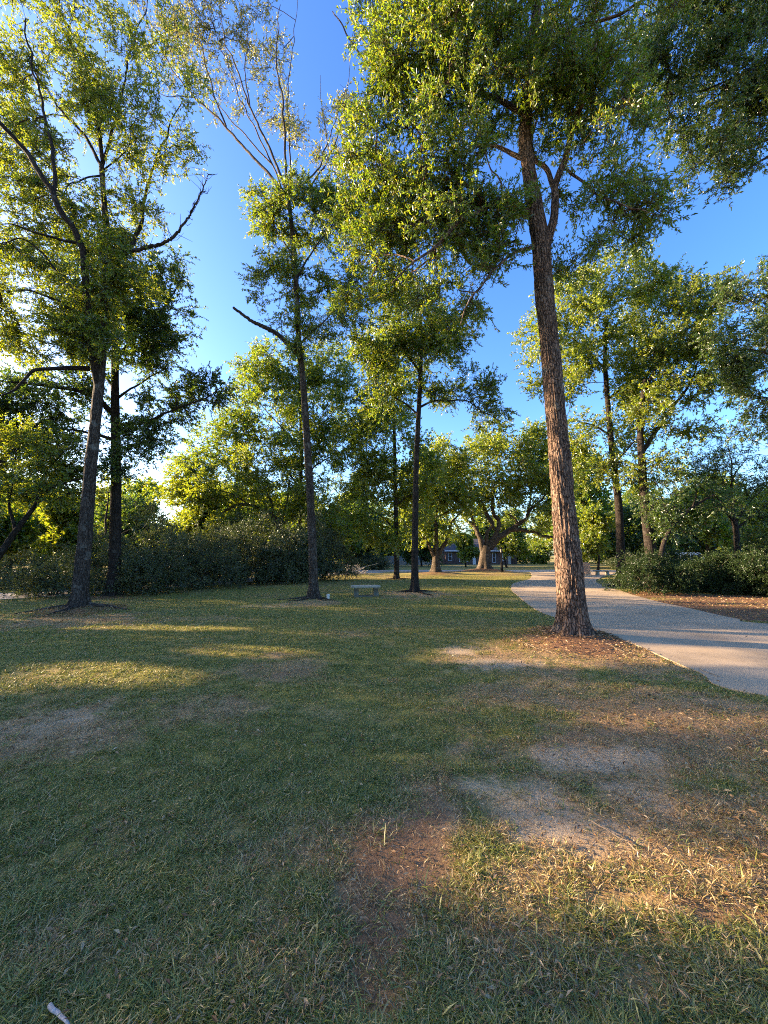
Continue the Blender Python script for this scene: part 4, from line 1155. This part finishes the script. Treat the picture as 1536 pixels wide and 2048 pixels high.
# brick pillar with rounded top
pp = P(1172, 1151, 31.5)
pr = empty('brick_pillar', (pp[0], pp[1], h1(pp[0], pp[1])), 'tan brick pillar with rounded top at the path end, beyond the big trunk', 'pillar', rz=-.5)
mb = MB()
arc = [(-.34, -.1), (-.34, .82)] + [(-.34 * math.cos(a), .82 + .22 * math.sin(a)) for a in np.linspace(.25, math.pi - .25, 9)] + [(.34, .82), (.34, -.1)]
mb.poly_prism(arc, -.3, .3); mb.build('shaft', BRICK_TAN, pr)
mb = MB(); mb.box(-.40, .40, -.36, .36, -.1, .07); mb.build('base', CONC_BENCH, pr)
# small stone seat beside it
pp = P(1205, 1150, 31.5)
sr = empty('stone_bench', (pp[0], pp[1], h1(pp[0], pp[1])), 'small pale stone bench next to the tan brick pillar', 'bench', rz=.1)
mb = MB(); slab(mb, .75, .22, .33, .40); mb.build('seat', CONC_BENCH, sr)
for sx in (-.42, .42):
    mb = MB(); mb.box(sx - .12, sx + .12, -.16, .16, 0, .06); mb.box(sx - .09, sx + .09, -.13, .13, .06, .33); mb.build('leg', CONC_BENCH, sr)

# ---- brick house
hx0, hz = P(893, 1128, 72)[0], 0
HB = P(960, 1128, 72)
hr = empty('brick_house', (HB[0], 72, h1(HB[0], 72)), 'long low dark brick house with grey roof and white trim behind the live oaks', 'house')
def X(px): return (px - 768) / FPX * 72 * 1.0 - HB[0]
x0, x1, x2 = X(893), X(1014), X(1040)
mb = MB(); mb.box(x0, x1, 0, 10, -.2, 2.45); mb.box(x1, x2, 2.2, 10, -.2, 2.45); mb.build('wall', BRICK_DARK, hr)
def hip(mb, a0, a1, b0, b1, z0, z1, inset):
    v = [(a0, b0, z0), (a1, b0, z0), (a1, b1, z0), (a0, b1, z0), (a0 + inset, (b0 + b1) / 2, z1), (a1 - inset, (b0 + b1) / 2, z1)]
    mb.add(v, [(0, 1, 5, 4), (2, 3, 4, 5)]); mb.add(v, [(1, 2, 5), (3, 0, 4)]); mb.add(v, [(3, 2, 1, 0)])
mb = MB(); hip(mb, x0 - .5, x1 + .5, -.6, 10.6, 2.62, 5.0, 4.5); hip(mb, x1 - 4, x2 + .5, 1.6, 10.4, 2.64, 4.3, 3.5)
rf = mb.build('roof', SHINGLE, hr)
mb = MB(); mb.box(-3.2, -2.3, 5.5, 6.3, 4.4, 5.7); mb.build('chimney', BRICK_DARK, rf)
mb = MB(); mb.box(x0 - .5, x1 + .5, -.62, -.58, 2.42, 2.62); mb.box(x1 + .52, x2 + .5, 1.56, 1.6, 2.42, 2.62); mb.box(x0 - .5, x1 + .5, -.58, -.02, 2.46, 2.5); mb.build('fascia', WHITE_TRIM, hr)
def window(a, b, zb, zt, y, bars):
    mb = MB()
    fw = .07
    mb.box(a, b, y - .07, y - .003, zt - fw, zt); mb.box(a, b, y - .07, y - .003, zb, zb + fw)
    xs_ = np.linspace(a, b - fw, bars + 1)
    for xx in xs_: mb.box(xx, xx + fw, y - .066, y - .004, zb + fw, zt - fw)
    mb.box(a, b, y - .06, y - .02, (zb + zt) / 2 - .02, (zb + zt) / 2 + .02)
    f = mb.build('window', WHITE_TRIM, hr)
    mb = MB(); mb.box(a + .02, b - .02, y - .03, y - .006, zb + .02, zt - .02); mb.build('pane', GLASSY, f)
window(X(895), X(903), .7, 2.15, 0, 1); window(X(917), X(935), .5, 2.2, 0, 3); window(X(983), X(990), .3, 2.15, 0, 1); window(X(1003), X(1009), .7, 2.15, 0, 1)
mb = MB(); mb.box(X(944), X(950), -.08, -.003, 0, 2.15); d_ = mb.build('door', WHITE_TRIM, hr)
mb = MB(); mb.lathe([(.0, .98), (.04, 1.0), (.04, 1.06), (0, 1.08)], X(949), -.13, 8); mb.build('handle', IRON, d_)
mb = MB(); mb.box(X(1016), X(1027), 2.12, 2.197, 0, 2.15)
for k in range(4): mb.box(X(1016) + .05, X(1027) - .05, 2.10, 2.12, .06 + k * .53, .50 + k * .53)
mb.build('garage_door', WHITE_TRIM, hr)
mb = MB(); mb.box(X(1029), X(1034), 2.15, 2.197, .8, 2.1); mb.build('window', GLASSY, hr)

# ---- second house behind the small live oak, and the white fence
h2 = P(840, 1130, 66)
r2 = empty('brick_house', (h2[0], 66, h1(h2[0], 66)), 'small reddish brick house end between the fence and the small live oak', 'house')
mb = MB(); mb.box(1.1, 3.6, 0, 7, -.2, 2.2); mb.build('wall', BRICK_TAN, r2)
mb = MB(); hip(mb, .6, 4.1, -.5, 7.5, 2.2, 3.4, 1.4); mb.build('roof', SHINGLE, r2)
mb = MB(); mb.box(1.0, 1.09, -.06, .04, -.2, 2.2); mb.build('drainpipe', WHITE_TRIM, r2)
fr = empty('white_fence', (-6.5, 62, h1(-6.5, 62)), 'long pale panel fence beyond the road, left of the houses', 'fence')
mb = MB()
for k in range(38):
    mb.box(k * .37, k * .37 + .362, -.012, .012, .08, 1.5 + .01 * ((k * 7) % 3))
mb.box(0, 14.05, .014, .05, .3, .4); mb.box(0, 14.05, .014, .05, 1.2, 1.3)
mb.build('board_panel', WHITE_FENCE, fr)
for k in range(7):
    mb = MB(); mb.box(k * 2.33 - .06, k * 2.33 + .06, .052, .17, -.2, 1.62); mb.build('post', WHITE_FENCE, fr)

# ---- white van behind the right shrubs
vp = P(1415, 1135, 43)
vr = empty('parked_van', (vp[0], 46.2, h1(vp[0], 46.2)), 'white van parked beyond the right-hand shrubs, half hidden by leaves', 'van')
mb = MB()
body = [(-2.55, .45), (-2.55, 1.75), (-2.35, 1.98), (.95, 2.0), (1.25, 1.9), (1.75, 1.25), (2.5, 1.08), (2.6, .85), (2.6, .45)]
mb.poly_prism(body, -.9, .9); mb.build('body', CAR_WHITE, vr)
for (a, b) in ((-2.2, -1.2), (-1.05, -.05), (.1, 1.05)):
    mb = MB(); mb.poly_prism([(a, 1.25), (a, 1.75), (b, 1.75), (b + (.35 if b > 1 else 0), 1.25)], -.93, -.902); mb.build('window', GLASSY, vr)
mb = MB(); mb.add([(1.27, -.8, 1.87), (1.27, .8, 1.87), (1.76, .8, 1.27), (1.76, -.8, 1.27)], [(0, 1, 2, 3)]); w_ = mb.build('windscreen', GLASSY, vr, loc=(.012, 0, .012))
for sy in (-.6, .6):
    mb = MB(); mb.box(2.55, 2.62, sy - .18, sy + .18, .75, .92); mb.build('headlight', LAMP_GLASS, vr)
    mb = MB(); mb.box(-2.58, -2.545, sy * 1.3 - .06, sy * 1.3 + .06, .9, 1.4); mb.build('tail_light', RED_LENS, vr)
for sx in (-1.6, 1.65):
    for sy in (-1, 1):
        t_ = np.linspace(0, 2 * np.pi, 24, endpoint=False)
        mb = MB()
        V = np.concatenate([np.stack([sx + r_ * np.cos(t_), np.full(24, sy * y_), .36 + r_ * np.sin(t_)], 1) for r_, y_ in ((.2, .72), (.35, .72), (.36, .78), (.36, .90), (.34, .935), (.2, .94))])
        i = np.arange(24); j = (i + 1) % 24
        mb.add(V, np.concatenate([np.stack([k * 24 + i, k * 24 + j, (k + 1) * 24 + j, (k + 1) * 24 + i], 1) for k in range(5)]))
        wh = mb.build('wheel', RUBBER, vr)
        mb = MB()
        V = np.concatenate([np.stack([sx + r_ * np.cos(t_), np.full(24, sy * y_), .36 + r_ * np.sin(t_)], 1) for r_, y_ in ((.21, .93), (.19, .92), (.07, .935), (.001, .94))])
        mb.add(V, np.concatenate([np.stack([k * 24 + i, k * 24 + j, (k + 1) * 24 + j, (k + 1) * 24 + i], 1) for k in range(3)]))
        mb.build('rim', CAR_WHITE, wh)

# ---- heap of cut branches
rg = np.random.default_rng(61)
c = G(705, 1149)
mb = MB()
for k in range(150):
    a = rg.uniform(0, 6.28); rr_ = rg.uniform(0, 1) ** .6 * 1.6
    b = np.array((math.cos(a) * rr_, math.sin(a) * rr_ * .7, max(.03, .95 * (1 - rr_ / 1.7) * rg.uniform(.2, 1))))
    d_ = unit(rg.normal(0, 1, 3) * np.array((1, 1, .35)))
    l_ = rg.uniform(.5, 1.5)
    q = np.array([b - d_ * l_ * .5, b + rg.normal(0, .07, 3), b + d_ * l_ * .5]); q[:, 2] = np.maximum(q[:, 2], .02)
    r_ = rg.uniform(.008, .03)
    tube(mb, crom(q, .3), np.linspace(r_, r_ * .4, len(crom(q, .3))), 5)
q = crom(np.array([(.6, -.2, .5), (1.4, -.1, .72), (2.3, 0, .95)]), .3)
tube(mb, q, np.linspace(.04, .015, len(q)), 6)
o = mb.build('brush_heap', STICK_GREY, loc=(c[0], c[1], h1(*c)), bark=True)
tag(o, 'heap of grey cut branches at the shrub row end, by the drive', 'brush heap', kind='thing')

# ---- sticks on the ground
def stick(px0, py0, px1, py1, r_, mat, label, group=None, fork=False, sd_=1):
    a, b = G(px0, py0), G(px1, py1)
    rg = np.random.default_rng(sd_)
    n = 7
    t = np.linspace(0, 1, n)[:, None]
    q2 = a * (1 - t) + b * t
    l_ = np.linalg.norm(b - a)
    q2 = q2 + rg.normal(0, .03, q2.shape) * l_ * np.sin(t * 3.14)
    q = np.column_stack([q2 - a, H(q2[:, 0], q2[:, 1]) + r_ + .012 + np.abs(rg.normal(0, .006, n))])
    z0 = q[0, 2] - .02
    q[:, 2] -= z0
    mb = MB(); tube(mb, crom(q, .03), np.linspace(r_, r_ * .55, len(crom(q, .03))), 7, rough=.4, seed=sd_)
    if fork:
        m = q[n // 2]
        tube(mb, np.array([m, m + np.array((.03, .05, .02)), m + np.array((.03, .10, .02))]) , np.array([r_ * .6, r_ * .5, r_ * .3]), 6)
    o = mb.build('fallen_stick', mat, loc=(a[0], a[1], z0), bark=True, smooth=True)
    tag(o, label, 'stick', group)
stick(98, 2026, 142, 2075, .008, STICK_GREY, 'grey broken stick in the grass at bottom left corner')
GT = 'thin twigs lying around the big trunk'
for k, (a, b, c_, d_, lab) in enumerate([(1020, 1286, 1140, 1322, 'long pale twig left of the big trunk on the mulch'), (1205, 1296, 1262, 1318, 'short pale twig on the mulch right of the big trunk'), (1240, 1345, 1282, 1358, 'short twig in the dry grass below the mulch'),
                                         (1180, 1310, 1255, 1296, 'twig crossing the mulch right of the trunk'), (1400, 1345, 1440, 1362, 'short twig at the path edge near right side'), (1180, 1645, 1290, 1720, 'long thin twig lying by the sandy patch')]):
    stick(a, b, c_, d_, .0045, STICK_TAN, lab, GT, sd_=20 + k)



# ---------------------------------------------------------------- grass and litter
def grass_mat():
    m, t = newmat('grass_blade')
    at = nd(t, 'ShaderNodeAttribute', attribute_name='rnd')
    dy = nd(t, 'ShaderNodeAttribute', attribute_name='dry')
    g = ramp(t, [(0, (.115, .155, .016)), (.4, (.185, .22, .028)), (.75, (.29, .29, .055)), (1, (.44, .37, .13))], at.outputs['Fac'])
    d = ramp(t, [(0, (.24, .14, .055)), (.5, (.44, .285, .12)), (1, (.66, .49, .25))], at.outputs['Fac'])
    c = mixc(t, dy.outputs['Fac'], g.outputs[0], d.outputs[0])
    df = nd(t, 'ShaderNodeBsdfDiffuse'); tr = nd(t, 'ShaderNodeBsdfTranslucent'); gl = nd(t, 'ShaderNodeBsdfGlossy', Roughness=.45)
    t.links.new(c, df.inputs[0]); t.links.new(c, tr.inputs[0])
    m1 = nd(t, 'ShaderNodeMixShader'); m1.inputs[0].default_value = .45; t.links.new(df.outputs[0], m1.inputs[1]); t.links.new(tr.outputs[0], m1.inputs[2])
    m2 = nd(t, 'ShaderNodeMixShader'); m2.inputs[0].default_value = .05; t.links.new(m1.outputs[0], m2.inputs[1]); t.links.new(gl.outputs[0], m2.inputs[2])
    o = nd(t, 'ShaderNodeOutputMaterial'); t.links.new(m2.outputs[0], o.inputs[0])
    return m


GRASS = grass_mat()


def grass():
    rg = np.random.default_rng(5)
    n = 2300000
    # density falls off with distance: y ~ d, x within the widening view
    d = .8 * (32 / .8) ** rg.uniform(0, 1, n)
    x = rg.uniform(-1.2, 1.2, n) * (d + .3)
    y = d
    k = ~paved(x, y)
    x, y = x[k], y[k]
    tuft = fbm(x * 9, y * 9, None, 41, 2)
    sand = zone(x, y, SAND, 11); dry = zone(x, y, DRYZ, 21); mul = zone(x, y, MULCH, 31, .35)
    lush = fbm(x * 1.1, y * 1.1, None, 55, 3)
    prob = np.clip((.55 + 1.6 * (tuft - .45)) * (1 - .86 * sand) * (1 - .62 * dry) * (1 - .95 * mul) * (1 - .85 * zone(x, y, WORN, 37)) * (.6 + .8 * lush), 0, 1)
    k = rg.uniform(0, 1, len(x)) < prob
    x, y, dry, sand, tuft, lush = x[k], y[k], dry[k], sand[k], tuft[k], lush[k]
    nt_ = 900
    ty = 1.1 * (9 / 1.1) ** rg.uniform(0, 1, nt_); tx = rg.uniform(-1.15, 1.15, nt_) * (ty + .3)
    tk = rg.uniform(0, 1, nt_) < np.clip(.25 + .75 * fbm(tx * .9, ty * .9, None, 71, 2) * (1 - zone(tx, ty, SAND, 11)), 0, 1) * ~paved(tx, ty) * (1 - zone(tx, ty, MULCH, 31, .35))
    tx, ty = np.repeat(tx[tk], 14), np.repeat(ty[tk], 14)
    nx_ = len(tx); n0 = len(x)
    tx = tx + rg.normal(0, .022, nx_); ty = ty + rg.normal(0, .022, nx_)
    x = np.concatenate([x, tx]); y = np.concatenate([y, ty])
    dry = np.concatenate([dry, np.full(nx_, -.1)]); sand = np.concatenate([sand, np.zeros(nx_)]); tuft = np.concatenate([tuft, np.full(nx_, .5)])
    big = np.concatenate([np.ones(n0), rg.uniform(1.2, 1.9, nx_)])
    n = len(x)
    z = H(x, y) + np.clip(1 - np.hypot(x, y) / 20, 0, 1) * (fbm(x * 3, y * 3, None, 8, 3) - .5) * .05
    dist = np.hypot(x, y)
    wdt = big ** .8 * rg.uniform(.0023, .0047, n) * np.clip(dist / 4.0, 1, 4)
    ln = big * rg.uniform(.026, .066, n) * (.75 + .6 * tuft) * np.clip(dist / 9, 1, 1.15)
    az = rg.uniform(0, 6.28, n)
    hd = np.stack([np.cos(az), np.sin(az), np.zeros(n)], 1)
    sdv = np.stack([-np.sin(az), np.cos(az), np.zeros(n)], 1)
    sdv = unit(sdv + rg.normal(0, .35, (n, 3)))
    lean = rg.uniform(.65, 1.55, n)[:, None]
    up = np.array((0, 0, 1.0))
    b = np.stack([x, y, z - .005], 1)
    m = b + (hd * np.sin(lean) + up * np.cos(lean)) * (ln * .55)[:, None]
    l2 = lean + rg.uniform(.15, .8, n)[:, None]
    tip = m + (hd * np.sin(l2) + up * np.cos(l2)) * (ln * .5)[:, None]
    tip[:, 2] = np.maximum(tip[:, 2], z + .004); m[:, 2] = np.maximum(m[:, 2], z + .006)
    w2 = wdt[:, None] * .5
    V = np.stack([b - sdv * w2 * .7, b + sdv * w2 * .7, m + sdv * w2, m - sdv * w2, tip], 1).reshape(-1, 3)
    i = (np.arange(n) * 5)[:, None]
    rnd = rg.uniform(0, 1, n)
    dr = np.clip((rg.uniform(0, 1, n) < np.clip(0.11 + .74 * dry + .3 * sand, 0, .92)).astype(float) * rg.uniform(.6, 1, n) + .10 * rg.uniform(0, 1, n), 0, 1)
    mb = MB()
    mb.add(V, i + np.array([0, 1, 2, 3]), rnd=rnd, dry=dr)
    v0 = mb.n
    mb.lv.append((i + np.array([3, 2, 4])).ravel()); mb.lt.append(np.full(n, 3, np.int32)); mb.mi.append(np.zeros(n, np.int32)); mb.rn.append(rnd); mb.dr.append(dr)
    o = mb.build('grass', GRASS)
    tag(o, 'short coarse green and straw-coloured grass of the lawn', 'grass', kind='stuff')


def litter():
    rg = np.random.default_rng(6)
    n = 30000
    d = .9 * (26 / .9) ** rg.uniform(0, 1, n)
    x = rg.uniform(-1.2, 1.2, n) * (d + .3); y = d
    mul = zone(x, y, MULCH, 31, .35); dry = zone(x, y, DRYZ, 21); sand = zone(x, y, SAND, 11)
    pv = paved(x, y)
    prob = np.clip(.08 + .32 * dry * (1 - .6 * sand) + .9 * mul, 0, 1) * np.where(pv, .04, 1)
    k = rg.uniform(0, 1, n) < prob
    x, y, mul, pv = x[k], y[k], mul[k], pv[k]
    # extra on the mulch rings
    ex, ey = [], []
    for cx, cy, rx_, ry_, wgt in MULCH:
        m = 1100 if cx < 6 and cy < 14 else 250
        a = rg.uniform(0, 6.28, m); q = rg.uniform(0, 1, m) ** .5
        ex.append(cx + np.cos(a) * q * rx_ * 1.05); ey.append(cy + np.sin(a) * q * ry_ * 1.05)
    ex = np.concatenate(ex); ey = np.concatenate(ey); kk = ~paved(ex, ey)
    x = np.concatenate([x, ex[kk]]); y = np.concatenate([y, ey[kk]]); pv = np.concatenate([pv, np.zeros(kk.sum(), bool)])
    fx_ = rg.uniform(-1.2, 1.2, 60000); fd = .9 * (12 / .9) ** rg.uniform(0, 1, 60000); fx_ = fx_ * (fd + .3)
    fk = rg.uniform(0, 1, 60000) < np.clip(.06 + .6 * zone(fx_, fd, DRYZ, 21) + .35 * zone(fx_, fd, SAND, 11), 0, 1) * np.where(paved(fx_, fd), .02, 1)
    nbig = len(x)
    x = np.concatenate([x, fx_[fk]]); y = np.concatenate([y, fd[fk]]); pv = np.concatenate([pv, paved(fx_[fk], fd[fk])])
    size = np.concatenate([np.ones(nbig), rg.uniform(.15, .5, fk.sum())])
    n = len(x)
    z = H(x, y) + np.where(pv, .016, .012 + rg.uniform(0, .03, n) * np.clip(size * 2 - .8, .1, 1))
    az = rg.uniform(0, 6.28, n)
    dirs = np.stack([np.cos(az), np.sin(az), rg.normal(0, .25, n)], 1)
    dist = np.hypot(x, y)
    mb = MB()
    leaves(mb, np.stack([x, y, z], 1), dirs, .048 * size * np.clip(dist / 8, 1, 1.4) * np.clip(dist / 4, .65, 1), .018 * size ** .7 * np.clip(dist / 8, 1, 1.5) * np.clip(dist / 4, .65, 1), rg, 0, up=2.2, fold=.3)
    o = mb.build('leaf_litter', LEAF_DEAD)
    tag(o, 'dry brown oak leaves scattered over the lawn and mulch', 'leaf litter', kind='stuff')


grass()
litter()
print('SCENE', len(C.objects), sum(len(o.data.polygons) for o in C.objects if o.type == 'MESH'))
